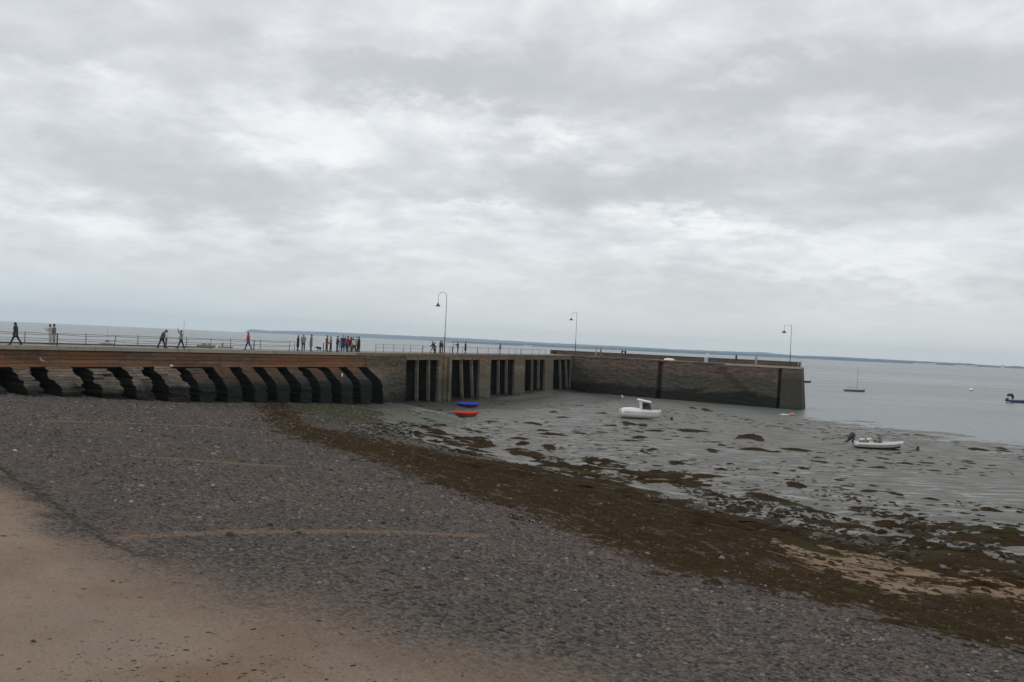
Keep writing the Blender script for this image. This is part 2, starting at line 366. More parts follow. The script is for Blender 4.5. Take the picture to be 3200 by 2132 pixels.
# mud
mudc = MIX(nt, SS(nt, n1, .35, .65), (.150, .144, .126), (.112, .108, .090))
nh = NOISE(nt, MAP(nt, P, (.30, 1.3, 1), rot=(0, 0, .08)), 1.0, 6, .7); nh2 = NOISE(nt, MAP(nt, P, (.9, 3.4, 1), rot=(0, 0, -.05)), 1.0, 5, .7)
mudc = MIX(nt, M(nt, 'MULTIPLY', SS(nt, nh, .50, .66), .75), mudc, (.066, .062, .048))
mudc = MIX(nt, M(nt, 'MULTIPLY', SS(nt, nh2, .55, .68), M(nt, 'MULTIPLY', SS(nt, AT('d_mud'), 45, 5, .15, 1), .8)), mudc, (.04, .036, .025))
mudc = MIX(nt, M(nt, 'MULTIPLY', SS(nt, nst, .56, .68), M(nt, 'MULTIPLY', SS(nt, AT('d_mud'), 30, 3), .8)), mudc, (.055, .048, .034))
f_mud = thr('d_mud', [(n1, 5), (nst, 8), (n3, 2.0)], .5)
# ground between weed and mud: pale shelly silt
col = MIX(nt, f_mud, col, mudc)
f_green = M(nt, 'MULTIPLY', thr('d_green', [(n1, 6), (nst, 6), (n3, 3)], 1.2), SS(nt, n3, .25, .5, .75, 1))
col = MIX(nt, M(nt, 'MULTIPLY', f_green, .85), col, MIX(nt, n2, (.030, .037, .015), (.080, .084, .044)))
f_dark = thr('d_dark', [(nh, 9), (n1, 8), (n2, 3)], 1.0)
col = MIX(nt, M(nt, 'MULTIPLY', f_dark, .75), col, MIX(nt, n2, (.022, .018, .011), (.06, .05, .036)))
f_tan = thr('d_tan', [(nst, 5), (nst2, 3.5)], .5, .2)
f_fr = thr('d_fringe', [(nst, 5), (n2, 3)], 1.0)
frc = MIX(nt, SS(nt, nst2, .47, .57), (.17, .15, .125), (.042, .034, .024))
col = MIX(nt, M(nt, 'MULTIPLY', f_fr, SS(nt, nst, .44, .54)), col, frc)
f_weed = thr('d_weed', [(nst, 9), (NOISE(nt, P, .8, 6, .75), 9), (n2, 4), (nst2, 4.5), (n3, 4)], .3, -.4)
hole = SS(nt, M(nt, 'ADD', M(nt, 'MULTIPLY', nst, .6), M(nt, 'MULTIPLY', n3, .4)), .60, .52); f_weed = M(nt, 'MULTIPLY', f_weed, hole)
weedc = MIX(nt, n2, (.034, .020, .009), (.066, .041, .019))
weedc = MIX(nt, .6, weedc, MIX(nt, n4, (.2, .2, .2), (.7, .7, .7)), 'OVERLAY')
col = MIX(nt, M(nt, 'MULTIPLY', f_weed, .96), col, weedc)
tanm = M(nt, 'MULTIPLY', f_tan, SS(nt, M(nt, 'ADD', M(nt, 'MULTIPLY', nh2, .5), M(nt, 'MULTIPLY', nh, .5)), .45, .495))
col = MIX(nt, tanm, col, MIX(nt, n3, (.20, .14, .09), (.30, .225, .16)))
wet = M(nt, 'MULTIPLY', f_mud, M(nt, 'SUBTRACT', 1.0, f_weed))
pool = M(nt, 'MULTIPLY', wet, M(nt, 'MULTIPLY', SS(nt, nh, .47, .41), SS(nt, AT('d_mud'), 40, 22, .5, 1)))
rough = SS(nt, M(nt, 'ADD', wet, M(nt, 'MULTIPLY', M(nt, 'SUBTRACT', n1, .5), .3)), 0, 1, .88, .5)
rough = M(nt, 'SUBTRACT', rough, M(nt, 'MULTIPLY', pool, .20))
hgt = M(nt, 'ADD', M(nt, 'MULTIPLY', n4, .25), M(nt, 'MULTIPLY', n3, .9))
hgt = M(nt, 'ADD', hgt, M(nt, 'MULTIPLY', M(nt, 'SUBTRACT', 1.0, vor.outputs['Distance']), .9))
mudh = M(nt, 'ADD', M(nt, 'MULTIPLY', nh2, 1.0), M(nt, 'ADD', M(nt, 'MULTIPLY', n3, .4), M(nt, 'MULTIPLY', nh, 1.6)))
hm = N(nt, 'ShaderNodeMix', {0: wet, 2: hgt, 3: mudh}, data_type='FLOAT').outputs[0]
hm2 = N(nt, 'ShaderNodeMix', {0: f_sand, 2: hm, 3: M(nt, 'ADD', M(nt, 'MULTIPLY', hm, .45), M(nt, 'MULTIPLY', n2, 1.2))}, data_type='FLOAT').outputs[0]
bp = N(nt, 'ShaderNodeBump', {'Strength': .9, 'Distance': M(nt, 'SUBTRACT', .09, M(nt, 'MULTIPLY', pool, .08)), 'Height': hm2})
nt.links.new(bp.outputs[0], bs.inputs['Normal']); nt.links.new(col, bs.inputs['Base Color']); nt.links.new(rough, bs.inputs['Roughness'])
nt.links.new(M(nt, 'ADD', SS(nt, wet, 0, 1, .0, .24), M(nt, 'MULTIPLY', pool, .22)), bs.inputs['Specular IOR Level'])
for nm, sel in (('beach', ~inside_mud), ('mud_flat', inside_mud)):
    F2 = Fq[sel]; used, inv = np.unique(F2, return_inverse=True); me = mesh_np(nm, V[used], inv.reshape(-1, 4))
    for k, a in att.items(): setat(me, k, np.clip(a[used], -40, 40))
    tag(link(nm, me, gm, smooth=True), kind='structure')

# ------------------------------------------------------------------ sea
SEAZ = -.35
wm, nt, bs = newmat("sea_water"); P = POS(nt)
a = NOISE(nt, MAP(nt, P, (.5, 1.0, 1), rot=(0, 0, .25)), 1.2, 5, .6); b = NOISE(nt, MAP(nt, P, (.035, .09, 1)), 1.0, 4, .6)
c = NOISE(nt, MAP(nt, P, (.006, .03, 1)), 1.0, 4, .6)
hh = M(nt, 'ADD', M(nt, 'MULTIPLY', a, .32), M(nt, 'MULTIPLY', b, .6))
bp = N(nt, 'ShaderNodeBump', {'Strength': 1.0, 'Distance': .5, 'Height': hh}); nt.links.new(bp.outputs[0], bs.inputs['Normal'])
nt.links.new(MIX(nt, SS(nt, c, .35, .65), (.115, .135, .13), (.15, .17, .165)), bs.inputs['Base Color'])
nt.links.new(SS(nt, c, .3, .7, .24, .34), bs.inputs['Roughness']); bs.inputs['IOR'].default_value = 1.33
sxs = np.array([-12500, -8000, -4000, -1500, -600, -250, -100, 0, 100, 250, 600, 1500, 4000, 8000, 12500.]); sys_ = np.array([-600, -100, 0, 60, 120, 200, 350, 700, 1500, 4000, 8000, 11400.])
SX, SY = np.meshgrid(sxs, sys_); I = np.arange(SX.size).reshape(SX.shape); Fs = np.stack([I[:-1, :-1], I[:-1, 1:], I[1:, 1:], I[1:, :-1]], -1).reshape(-1, 4)
tag(link('sea', mesh_np('sea', np.stack([SX.ravel(), SY.ravel(), np.full(SX.size, SEAZ)], 1), Fs), wm), kind='structure')

# ------------------------------------------------------------------ far shore
fm, nt, bs = newmat("distant_land"); P = POS(nt)
nn = NOISE(nt, MAP(nt, P, (.004, .004, .03)), 1, 5, .6)
nt.links.new(MIX(nt, SS(nt, nn, .42, .6), (.022, .060, .11), (.045, .095, .14)), bs.inputs['Base Color']); bs.inputs['Roughness'].default_value = .9  # land tinted blue, haze of distance put into the colour
def ridge(name, dist, depth, pts, seed, rough_h):
    px = np.arange(pts[0][0], pts[-1][0] + 1, 4.0); top = np.interp(px, [p[0] for p in pts], [p[1] for p in pts])
    rows = []; nr = 9
    for j in range(nr):
        t = j / (nr - 1); prof = math.sin(min(t * 1.0, 1) * math.pi * .5) if t < 1 else 1
        d = dist + depth * t
        X_ = (px - 1600) / FPX * d; hz_y = 1001 + .0456 * px
        h = np.maximum((hz_y - top - 1.2) / FPX * (dist + depth) + 9.5, 1.0)
        zc = SEAZ - .6 + (h + .6) * prof + rough_h * (fbm(px * .06 + j * 3.3, px * 0 + j, 4, seed)) * min(1, t * 3) * np.clip(h / 12, 0.1, 1)
        rows.append(np.stack([X_, np.full_like(X_, d) + 60 * fbm(px * .02, px * 0 + j * .3, 2, seed), zc], 1))
    rows.append(rows[-1] * [1, 1, 0] + [0, 300, -3])
    V_ = np.concatenate(rows); n = len(px); I = np.arange(len(V_)).reshape(-1, n)
    F_ = np.stack([I[:-1, :-1], I[:-1, 1:], I[1:, 1:], I[1:, :-1]], -1).reshape(-1, 4)
    tag(link(name, mesh_np(name, V_, F_), fm, smooth=True), kind='structure')
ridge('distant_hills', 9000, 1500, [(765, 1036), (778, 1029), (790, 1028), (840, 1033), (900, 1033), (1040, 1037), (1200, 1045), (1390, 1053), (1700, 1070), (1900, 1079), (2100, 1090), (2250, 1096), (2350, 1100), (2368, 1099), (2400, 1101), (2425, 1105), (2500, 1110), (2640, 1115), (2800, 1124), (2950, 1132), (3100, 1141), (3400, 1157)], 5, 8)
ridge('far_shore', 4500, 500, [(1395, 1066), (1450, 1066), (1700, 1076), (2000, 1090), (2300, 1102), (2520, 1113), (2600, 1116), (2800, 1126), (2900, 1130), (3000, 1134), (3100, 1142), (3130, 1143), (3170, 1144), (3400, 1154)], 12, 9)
# a few pale houses and a dark hedge line on the far shore
hw_, nt, bs = newmat("pale_render_wall"); bs.inputs['Base Color'].default_value = (.75, .75, .72, 1)
hr_, nt, bs = newmat("slate_roof"); bs.inputs['Base Color'].default_value = (.07, .08, .1, 1)
def far_house(px, wd, dp, h, first, label):
    d = 4480; x = (px - 1600) / FPX * d; r = empty('house', (x, d, .5), random.uniform(-.3, .3))
    MB().box((0, 0, h / 2), (wd, dp, h)).build('wall', hw_, r)
    q = MB(); q.add([(-wd / 2 - .4, -dp / 2 - .5, h), (wd / 2 + .4, -dp / 2 - .5, h), (wd / 2 + .4, dp / 2 + .5, h), (-wd / 2 - .4, dp / 2 + .5, h), (-wd / 2 - .4, 0, h + dp * .45), (wd / 2 + .4, 0, h + dp * .45)],
          [(0, 1, 5, 4), (2, 3, 4, 5), (0, 4, 3), (1, 2, 5), (3, 2, 1, 0)]); q.build('roof', hr_, r)
    tag(r, label, 'house', 'houses along the distant shore')
for k, (px, wd) in enumerate([(2876, 60), (2893, 34), (2912, 44), (2990, 18), (3005, 30), (3012, 16), (3030, 24), (3047, 16), (3135, 14), (1645, 30), (1655, 22), (2212, 14)]):
    far_house(px, wd, 10, 5 + (k % 3), k == 0, 'tiny pale house with dark roof on the distant shore')
# ------------------------------------------------------------------ haze over the bay
hb = MB().box((0, 5300, 75), (26000, 12600, 160)); hb.V = [(v_[0], v_[1], -12.0 if v_[2] < 50 else 175.0) for v_ in hb.V]
hm_ = bpy.data.materials.new('haze'); hm_.use_nodes = True; nt = hm_.node_tree; nt.nodes.clear()
out = nt.nodes.new('ShaderNodeOutputMaterial'); pv = N(nt, 'ShaderNodeVolumePrincipled', {'Color': (.74, .90, 1.0), 'Density': 7e-5, 'Anisotropy': .2})
nt.links.new(pv.outputs[0], out.inputs['Volume'])
ho = tag(hb.build('haze', hm_), 'thin pale blue sea haze over the whole bay', 'haze', kind='stuff')
# ------------------------------------------------------------------ pier materials
def masonry(name, d, top, mid, low, z1, z2, brick=(1.1, .38), mortar=.35, streak=1.0, alg_noise=1.0, rust=None, rough=.85, hs=.55):
    """wet stone / concrete wall; z1 = top of the black weed growth, z2 = top of the green tidal stain"""
    m, nt, bs = newmat(name); P = POS(nt)
    u = N(nt, 'ShaderNodeVectorMath', {0: P, 1: (d.x, d.y, 0)}, operation='DOT_PRODUCT').outputs['Value']
    z = N(nt, 'ShaderNodeSeparateXYZ', {0: P}).outputs[2]
    uv = N(nt, 'ShaderNodeCombineXYZ', {0: u, 1: z, 2: 0.0}).outputs[0]
    uvd = N(nt, 'ShaderNodeVectorMath', {0: uv, 1: MAP(nt, N(nt, 'ShaderNodeTexNoise', {'Vector': P, 'Scale': 1.2, 'Detail': 3}).outputs[1], (.25, .12, 0))}, operation='ADD').outputs[0]
    br = N(nt, 'ShaderNodeTexBrick', {'Vector': uvd, 'Color1': (0, 0, 0), 'Color2': (1, 1, 1), 'Mortar': (.5, .5, .5), 'Scale': 1.0, 'Mortar Size': .022, 'Mortar Smooth': .4, 'Bias': 0.0, 'Brick Width': brick[0], 'Row Height': brick[1]})
    big = NOISE(nt, MAP(nt, uv, (.18, .4, 1)), 1, 5, .6); med = NOISE(nt, MAP(nt, uv, (.9, 1.6, 1)), 1, 5, .68)
    hor = NOISE(nt, MAP(nt, uv, (.28, 5.0, 1)), 1, 5, .7); fine = NOISE(nt, P, 9, 4, .7); drip = NOISE(nt, MAP(nt, uv, (2.6, .22, 1)), 1, 4, .6)
    c = MIX(nt, SS(nt, med, .3, .7), tuple(k * .72 for k in top), tuple(min(k * 1.22, 1) for k in top))
    if rust is not None: c = MIX(nt, M(nt, 'MULTIPLY', SS(nt, big, .36, .55), .9), c, rust)
    c = MIX(nt, .55, c, MIX(nt, br.outputs[0], (.30, .30, .30), (.72, .70, .68)), 'OVERLAY')
    c = MIX(nt, M(nt, 'MULTIPLY', SS(nt, hor, .55, .70), hs), c, tuple(k * .35 for k in top))
    c = MIX(nt, M(nt, 'MULTIPLY', SS(nt, fine, .60, .75), .35), c, tuple(min(k * 1.9, .6) for k in top))
    zz = M(nt, 'ADD', z, M(nt, 'MULTIPLY', M(nt, 'SUBTRACT', big, .5), 2.6 * alg_noise))
    zz = M(nt, 'ADD', zz, M(nt, 'MULTIPLY', M(nt, 'SUBTRACT', med, .5), 1.3 * alg_noise)); zz = M(nt, 'ADD', zz, M(nt, 'MULTIPLY', M(nt, 'SUBTRACT', drip, .5), 1.2))
    midc = MIX(nt, med, tuple(k * .6 for k in mid), tuple(k * 1.5 for k in mid)); midc = MIX(nt, .4, midc, MIX(nt, br.outputs[0], (.3, .3, .3), (.7, .7, .7)), 'OVERLAY')
    c = MIX(nt, SS(nt, zz, z2 + .8, z2 - .8), c, midc)
    lowc = MIX(nt, fine, tuple(k * .5 for k in low), tuple(k * 1.7 for k in low))
    c = MIX(nt, SS(nt, zz, z1 + .35, z1 - .35), c, lowc)
    c = MIX(nt, M(nt, 'MULTIPLY', br.outputs['Fac'], mortar), c, tuple(k * .25 for k in top))
    nt.links.new(c, bs.inputs['Base Color']); bs.inputs['Roughness'].default_value = rough
    h = M(nt, 'ADD', M(nt, 'MULTIPLY', fine, .5), M(nt, 'MULTIPLY', hor, .9)); h = M(nt, 'ADD', h, M(nt, 'MULTIPLY', br.outputs['Fac'], -.8)); h = M(nt, 'ADD', h, med)
    bp = N(nt, 'ShaderNodeBump', {'Strength': .9, 'Distance': .07, 'Height': h}); nt.links.new(bp.outputs[0], bs.inputs['Normal'])
    bs.inputs['Specular IOR Level'].default_value = .25
    return m
ORG = (.20, .090, .045)
m_orange = masonry('stained_concrete', DA, (.15, .092, .055), (.12, .068, .038), (.02, .022, .02), 3.2, 4.6, (5.5, .36), .8, rust=ORG)
m_buttress = masonry('layered_stone', DA, (.115, .076, .048), (.045, .038, .028), (.010, .013, .012), 4.35, 5.1, (1.9, .25), 1.0, alg_noise=.6, rust=(.15, .070, .036), hs=.95)
m_slot = masonry('shaded_weedy_stone', DA, (.010, .011, .010), (.008, .009, .008), (.005, .006, .005), 3.7, 5.2, (1.2, .35), .5)  # wet weed, with the shade inside the slots put into the near-black colour
m_rubble = masonry('rubble_masonry', DB, (.128, .096, .068), (.07, .062, .046), (.018, .020, .017), 2.3, 4.4, (.55, .26), .7)
m_conc = masonry('weathered_concrete', DB, (.20, .152, .105), (.125, .108, .080), (.04, .04, .032), .3, 4.6, (7, 1.9), .35, alg_noise=.8)
m_dark = masonry('shaded_concrete', DB, (.022, .022, .02), (.018, .019, .018), (.010, .011, .010), 2.0, 5.0, (3, .8), .4)  # concrete darkened in its colour for the shade under the deck
m_stonec = masonry('pier_stone', DC, (.135, .098, .078), (.075, .066, .052), (.0125, .0145, .012), 2.0, 4.9, (.62, .27), .75, alg_noise=1.5, hs=.8)
m_endc = masonry('pier_head_concrete', DC, (.115, .092, .07), (.052, .047, .037), (.028, .028, .023), .0, 5.7, (9, 2.4), .3, alg_noise=.5)
m_post = masonry('concrete_post', DB, (.19, .16, .125), (.13, .118, .095), (.07, .066, .055), 1.0, 4.0, (3, 3), .0)
dk, nt, bs = newmat('deck_concrete'); P = POS(nt)
c = MIX(nt, NOISE(nt, P, .6, 5, .65), (.13, .12, .105), (.23, .21, .18)); nt.links.new(MIX(nt, M(nt, 'MULTIPLY', SS(nt, NOISE(nt, P, 3, 5, .7), .5, .7), .6), c, (.09, .085, .07)), bs.inputs['Base Color']); bs.inputs['Roughness'].default_value = .85
cp, nt, bs = newmat('coping_concrete'); P = POS(nt)
c = MIX(nt, NOISE(nt, P, .5, 5, .6), (.27, .235, .185), (.40, .36, .30)); c = MIX(nt, M(nt, 'MULTIPLY', SS(nt, NOISE(nt, P, 2.2, 6, .7), .52, .68), .6), c, (.13, .11, .085))
nt.links.new(c, bs.inputs['Base Color']); bs.inputs['Roughness'].default_value = .85
def plain(name, col, rough=.6, metal=0.0, var=.25, sc=3.0):
    m, nt, bs = newmat(name); o = N(nt, 'ShaderNodeTexCoord').outputs['Object']; n = NOISE(nt, o, sc, 4, .65)
    nt.links.new(MIX(nt, n, tuple(k * (1 - var) for k in col), tuple(min(1, k * (1 + var)) for k in col)), bs.inputs['Base Color'])
    bs.inputs['Roughness'].default_value = rough; bs.inputs['Metallic'].default_value = metal; return m
m_iron = plain('dark_painted_iron', (.035, .036, .04), .6)
m_pole = plain('lamp_pole_paint', (.05, .055, .06), .5)
m_rust = plain('rusty_iron', (.07, .045, .032), .8)

def v3(p, z): return (p.x, p.y, z)
def panel(name, P0, P1, prof, mat, parent, step=.35, rough=.05, courses=0.0, cs=.3, seed=0, ends=None, thick=None, dispf=None, flare=0, jag=0, side=None):
    """wall face from P0 to P1; prof = [(z, outward metres)...] from top to foot; closed to the back with side returns"""
    L = (P1 - P0).length; d = (P1 - P0).normalized(); n = Vector((d.y, -d.x))
    nu = max(2, int(L / step) + 1); us = np.linspace(0, L, nu)
    zt, zb = prof[0][0], prof[-1][0]; nv = max(2, int((zt - zb) / (step * .7)) + 1); zs = np.linspace(zt, zb, nv)
    pz = [p[0] for p in prof][::-1]; pp = [p[1] for p in prof][::-1]
    U_, Z_ = np.meshgrid(us, zs); O_ = np.interp(Z_, pz, pp)
    O_ = O_ + rough * 2 * fbm(U_ * .9 + seed * 17, Z_ * 2.2, 4, seed)
    if courses > 0:
        row = np.floor(Z_ / cs); O_ = O_ + courses * (vn(row * 7.3 + seed, np.floor(U_ / 1.4 + row * .5) * 3.1, seed) - .5) * 2
    if dispf is not None: O_ = O_ + dispf(U_, Z_)
    O_[0] = prof[0][1]
    X_ = P0.x + d.x * U_ + n.x * O_; Y_ = P0.y + d.y * U_ + n.y * O_
    if jag:
        jj = jag * (vn(np.floor(Z_ / cs) * 5.7 + seed * 3, np.sign(U_ - L / 2) * 4.3, seed) * 1.3 + .5 * vn(Z_ * 4, U_ * 0 + seed, 3) - .4) * np.clip(np.abs(U_ - L / 2) / (L / 2), 0, 1) ** 2 * np.sign(U_ - L / 2)
        X_ = X_ + d.x * jj; Y_ = Y_ + d.y * jj
    X_ = X_ + d.x * flare * U_ / L * (zt - Z_) / 9.2; Y_ = Y_ + d.y * flare * U_ / L * (zt - Z_) / 9.2
    V_ = np.stack([X_.ravel(), Y_.ravel(), Z_.ravel()], 1).tolist(); I = np.arange(nu * nv).reshape(nv, nu)
    F_ = np.stack([I[:-1, :-1], I[1:, :-1], I[1:, 1:], I[:-1, 1:]], -1).reshape(-1, 4).tolist()
    mi = [0] * len(F_)
    if thick:
        for col_ in (0, -1):
            b = len(V_); cI = [int(I[i, col_]) for i in range(nv)]
            for i in range(nv): q = V_[cI[i]]; o_ = float(O_[i, col_]) + thick; V_.append((q[0] - n.x * o_, q[1] - n.y * o_, q[2]))
            for i in range(nv - 1):
                f = (cI[i], b + i, b + i + 1, cI[i + 1]); F_.append(f if col_ == 0 else f[::-1]); mi.append(1)
        F_.append([b - nv] + [int(I[0, i]) for i in range(nu)] + [b]); mi.append(0)
    me = mesh_np(name, V_, F_); me.materials.append(mat)
    if side is not None: me.materials.append(side); me.polygons.foreach_set('material_index', mi)
    o = link(name, me, mat); parent_keep(o, parent); return o
def wbox(name, P0, P1, off0, off1, z0, z1, mat, parent, bev=0):
    d = (P1 - P0).normalized(); n = Vector((d.y, -d.x)); a, b, c_, e = P0 + n * off1, P1 + n * off1, P1 + n * off0, P0 + n * off0
    q = MB(); q.add([v3(a, z0), v3(b, z0), v3(c_, z0), v3(e, z0), v3(a, z1), v3(b, z1), v3(c_, z1), v3(e, z1)],
                    [(0, 1, 5, 4), (1, 2, 6, 5), (2, 3, 7, 6), (3, 0, 4, 7), (4, 5, 6, 7), (3, 2, 1, 0)])
    o = q.build(name, mat); parent_keep(o, parent); return o
pier = tag(empty('pier', (A1.x, A1.y, 0)), 'long stone and concrete harbour pier bending across the bay', 'pier')
# ---- part A: curved-foot buttresses under stained concrete
def sA(px, z):
    p = onwall(px, 1150, A1, DA); pp = None
    lo_, hi_ = -120.0, 20.0
    for i in range(50):
        m_ = (lo_ + hi_) / 2; q = A1 + DA * m_
        if proj(v3(q, z))[0] < px: lo_ = m_
        else: hi_ = m_
    return lo_
slots = [sA(p, 5.8) for p in (-150, -40, 72, 205, 320, 422, 528, 618, 703, 779, 853, 919, 984, 1049, 1110)]
W_SLOT = 1.75
m_ragged = masonry('ragged_slab_stone', DA, (.20, .155, .118), (.085, .074, .054), (.011, .014, .012), 4.3, 5.0, (1.5, .22), 1.0, alg_noise=1.0, hs=1.0)
panel('upper_wall', A0, A1 + DA * (slots[-1] + 1.80), [(7.2, .0), (6.3, .06), (5.8, .22)], m_orange, pier, .3, .03, .035, .36, 3, thick=.5)
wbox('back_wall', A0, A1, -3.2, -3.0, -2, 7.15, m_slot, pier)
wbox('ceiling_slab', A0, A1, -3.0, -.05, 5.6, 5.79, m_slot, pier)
PROF = [(5.79, .26), (5.55, .62), (5.2, 1.08), (4.8, 1.62), (4.4, 2.12), (4.05, 2.45), (3.6, 2.62), (2.5, 2.7), (-1.5, 2.8)]
for i in range(len(slots) - 1):
    a = slots[i] + (W_SLOT + .25 if i < 6 else W_SLOT); b = slots[i + 1]
    rg = .15 if i < 6 else .05
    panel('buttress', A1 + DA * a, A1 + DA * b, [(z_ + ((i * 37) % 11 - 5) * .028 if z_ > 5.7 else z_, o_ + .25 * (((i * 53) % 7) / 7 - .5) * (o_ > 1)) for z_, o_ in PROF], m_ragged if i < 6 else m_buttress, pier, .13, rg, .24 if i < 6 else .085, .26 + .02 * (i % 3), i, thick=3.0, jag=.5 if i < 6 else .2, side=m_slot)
a = slots[-1] + W_SLOT
# ---- joint: rough battered masonry rounding into part B
def sB(px, z=3.0):
    lo_, hi_ = -10.0, 100.0
    for i in range(50):
        m_ = (lo_ + hi_) / 2; q = A1 + DB * m_
        if proj(v3(q, z))[0] < px: lo_ = m_
        else: hi_ = m_
    return lo_
LB = (B1 - A1).length
g1 = sB(1267)
cor0 = A1 + DA * a
_L = (A1 + DB * g1 - cor0).length
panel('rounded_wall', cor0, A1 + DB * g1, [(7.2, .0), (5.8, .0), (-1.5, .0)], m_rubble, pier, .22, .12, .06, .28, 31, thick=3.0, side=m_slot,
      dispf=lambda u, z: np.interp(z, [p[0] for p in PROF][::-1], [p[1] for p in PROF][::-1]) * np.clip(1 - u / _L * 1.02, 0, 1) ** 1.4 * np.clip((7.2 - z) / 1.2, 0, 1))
# ---- part B: five tall triple openings
GR = [(1267, 1370, (1306, 1342)), (1411, 1498, (1443, 1475)), (1533, 1608, (1560, 1585)), (1640, 1703, (1665, 1685)), (1729, 1784, (1751, 1770))]
edges = [(sB(a_, 4.2), sB(b_, 4.2)) for a_, b_, c_ in GR]
wbox('lintel', A1 + DB * (g1 - .02), B1, -4.0, .0, 6.62, 7.2, m_conc, pier)
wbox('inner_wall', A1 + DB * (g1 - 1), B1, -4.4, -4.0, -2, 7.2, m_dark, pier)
for i in range(5):
    a = edges[i][1]; b = edges[i + 1][0] if i < 4 else LB
    panel('wall_pier', A1 + DB * a, A1 + DB * b, [(6.62, .0), (2.0, .03), (.9, .12), (-2, .25)], m_conc, pier, .4, .02, 0, 1, 50 + i, thick=4.0)
    for s_ in (a - .015, b + .015):
        wbox('opening_cheek', A1 + DB * s_, A1 + DB * (s_ + .01), -4.0, -.35, -2, 6.6, m_dark, pier)  # thin near-black sheets inside the jambs, opening shade painted in
    # slender raking posts in the opening
    for pxp in GR[i][2]:
        s_ = sB(pxp, 6.2); q = MB(); wd = .24
        t_ = A1 + DB * s_; n = NB; lean = .75 if i in (1, 4) else .35
        P_ = []
        for (z_, o_) in ((6.6, .05), (-1.6, lean)):
            for (du, dn) in ((-wd / 2, 0), (wd / 2, 0), (wd / 2, -.45), (-wd / 2, -.45)):
                w_ = t_ + DB * du + n * (o_ + dn); P_.append(v3(w_, z_))
        q.add(P_, [(0, 1, 5, 4), (1, 2, 6, 5), (2, 3, 7, 6), (3, 0, 4, 7), (0, 3, 2, 1), (4, 5, 6, 7)])
        parent_keep(q.build('post', m_post), pier)
        wbox('stub', t_ + DB * (-wd / 2), t_ + DB * (wd / 2), -.1, .09, 6.62, 7.2, m_post, pier)
for pxp, w_ in ((1383, .32), (1398, .5)):
    s_ = sB(pxp, 4); wbox('fender_pile', A1 + DB * (s_ - w_ / 2), A1 + DB * (s_ + w_ / 2), .02, .42, -2, 7.2, m_conc, pier)
# ---- part C: the outer arm
LC = (C1 - B1).length
def sC(px, z=4.0):
    lo_, hi_ = -5.0, 70.0
    for i in range(50):
        m_ = (lo_ + hi_) / 2; q = B1 + DC * m_
        if proj(v3(q, z))[0] < px: lo_ = m_
        else: hi_ = m_
    return lo_
n1_, n2_, e1_, e2_ = sC(2055), sC(2071), sC(2431), sC(2442)
panel('outer_wall', B1 - DC * .2, B1 + DC * n1_, [(7.2, 0), (4, .25), (-2, .75)], m_stonec, pier, .3, .11, .05, .27, 71, thick=2)
panel('outer_wall', B1 + DC * n2_, B1 + DC * e1_, [(7.2, 0), (4, .25), (-2, .75)], m_stonec, pier, .3, .11, .05, .27, 77, thick=2)
wbox('recess_wall', B1 + DC * (n1_ - .2), B1 + DC * (n2_ + .2), -3, -1.1, -2, 7.19, m_stonec, pier)
wbox('recess_wall', B1 + DC * (e1_ - .2), B1 + DC * (e2_ + .2), -3, -.9, -2, 7.19, m_stonec, pier)
ex = C1 + DC * .0
panel('end_block', B1 + DC * e2_, ex, [(7.2, .0), (4, .22), (-2, .75)], m_endc, pier, .4, .02, 0, 1, 90, thick=None, flare=.8)
# end faces and sea side
FAR = 8.0
def isect(P, d, Q, e):
    den = d.x * -e.y + d.y * e.x; r = Q - P; t = (r.x * -e.y + r.y * e.x) / den; return P + d * t
fA0 = A0 - NA * FAR; fAB = isect(A0 - NA * FAR, DA, A1 - NB * FAR, DB); fBC = isect(A1 - NB * FAR, DB, B1 - NC * FAR, DC); fC1 = C1 - NC * FAR - DC * 2.1
qd = MB(); NEND = DC
q = MB(); 
q.add([v3(ex, 7.2), v3(ex + NC * .75 + DC * .8, -2), v3(fC1 + DC * .8, -2), v3(fC1, 7.2)], [(0, 1, 2, 3)])
parent_keep(q.build('end_face', m_endc, fix=False), pier)
for a_, b_ in ((fA0, fAB), (fAB, fBC), (fBC, fC1)):
    wbox('sea_wall', b_, a_, -.6, .0, -2, 7.2, m_stonec, pier)
# deck slabs
near = [A0, A1, B1, ex]; far = [fA0, fAB, fBC, fC1]
for i in range(3):
    q = MB(); a_, b_, c_, e_ = near[i], near[i + 1], far[i + 1], far[i]
    q.add([v3(p, DECK - .02) for p in (a_, b_, c_, e_)] + [v3(p, 7.205) for p in (a_, b_, c_, e_)], [(0, 1, 2, 3), (4, 5, 1, 0), (5, 6, 2, 1), (6, 7, 3, 2), (7, 4, 0, 3), (7, 6, 5, 4)])
    parent_keep(q.build('deck', dk), pier)
# coping: proud pale edge
k = 0; s = -75.0
while s < -.5:      # individual coping lengths with slight misalignments
    e = min(s + 5.0, -.02); j = random.uniform(-.02, .02)
    wbox('coping', A1 + DA * (s + .012), A1 + DA * (e - .012), -.55, .16 + j, 7.21, DECK + .05 + j * .6, cp, pier); s = e
s = 0.0
while s < LB - .5:
    e = min(s + 6.0, LB - .1); wbox('coping', A1 + DB * (s + .012), A1 + DB * (e - .012), -.5, .07, 7.215, DECK + .02, m_conc, pier); s = e
s = 0
while s < LC - .3:
    e = min(s + 3.2, LC); j = random.uniform(-.03, .03)
    pale = s > sC(2215) ; wbox('coping', B1 + DC * (s + .01), B1 + DC * (e - .01), -.5, .06 + j, 7.215, DECK + .02 + (j if not pale else 0), cp if pale else m_stonec, pier); s = e
# low kerb on the far edge of part A at the left
wbox('kerb', fA0, fA0 + DA * 60, .05, .35, DECK, DECK + .12, m_rubble, pier)
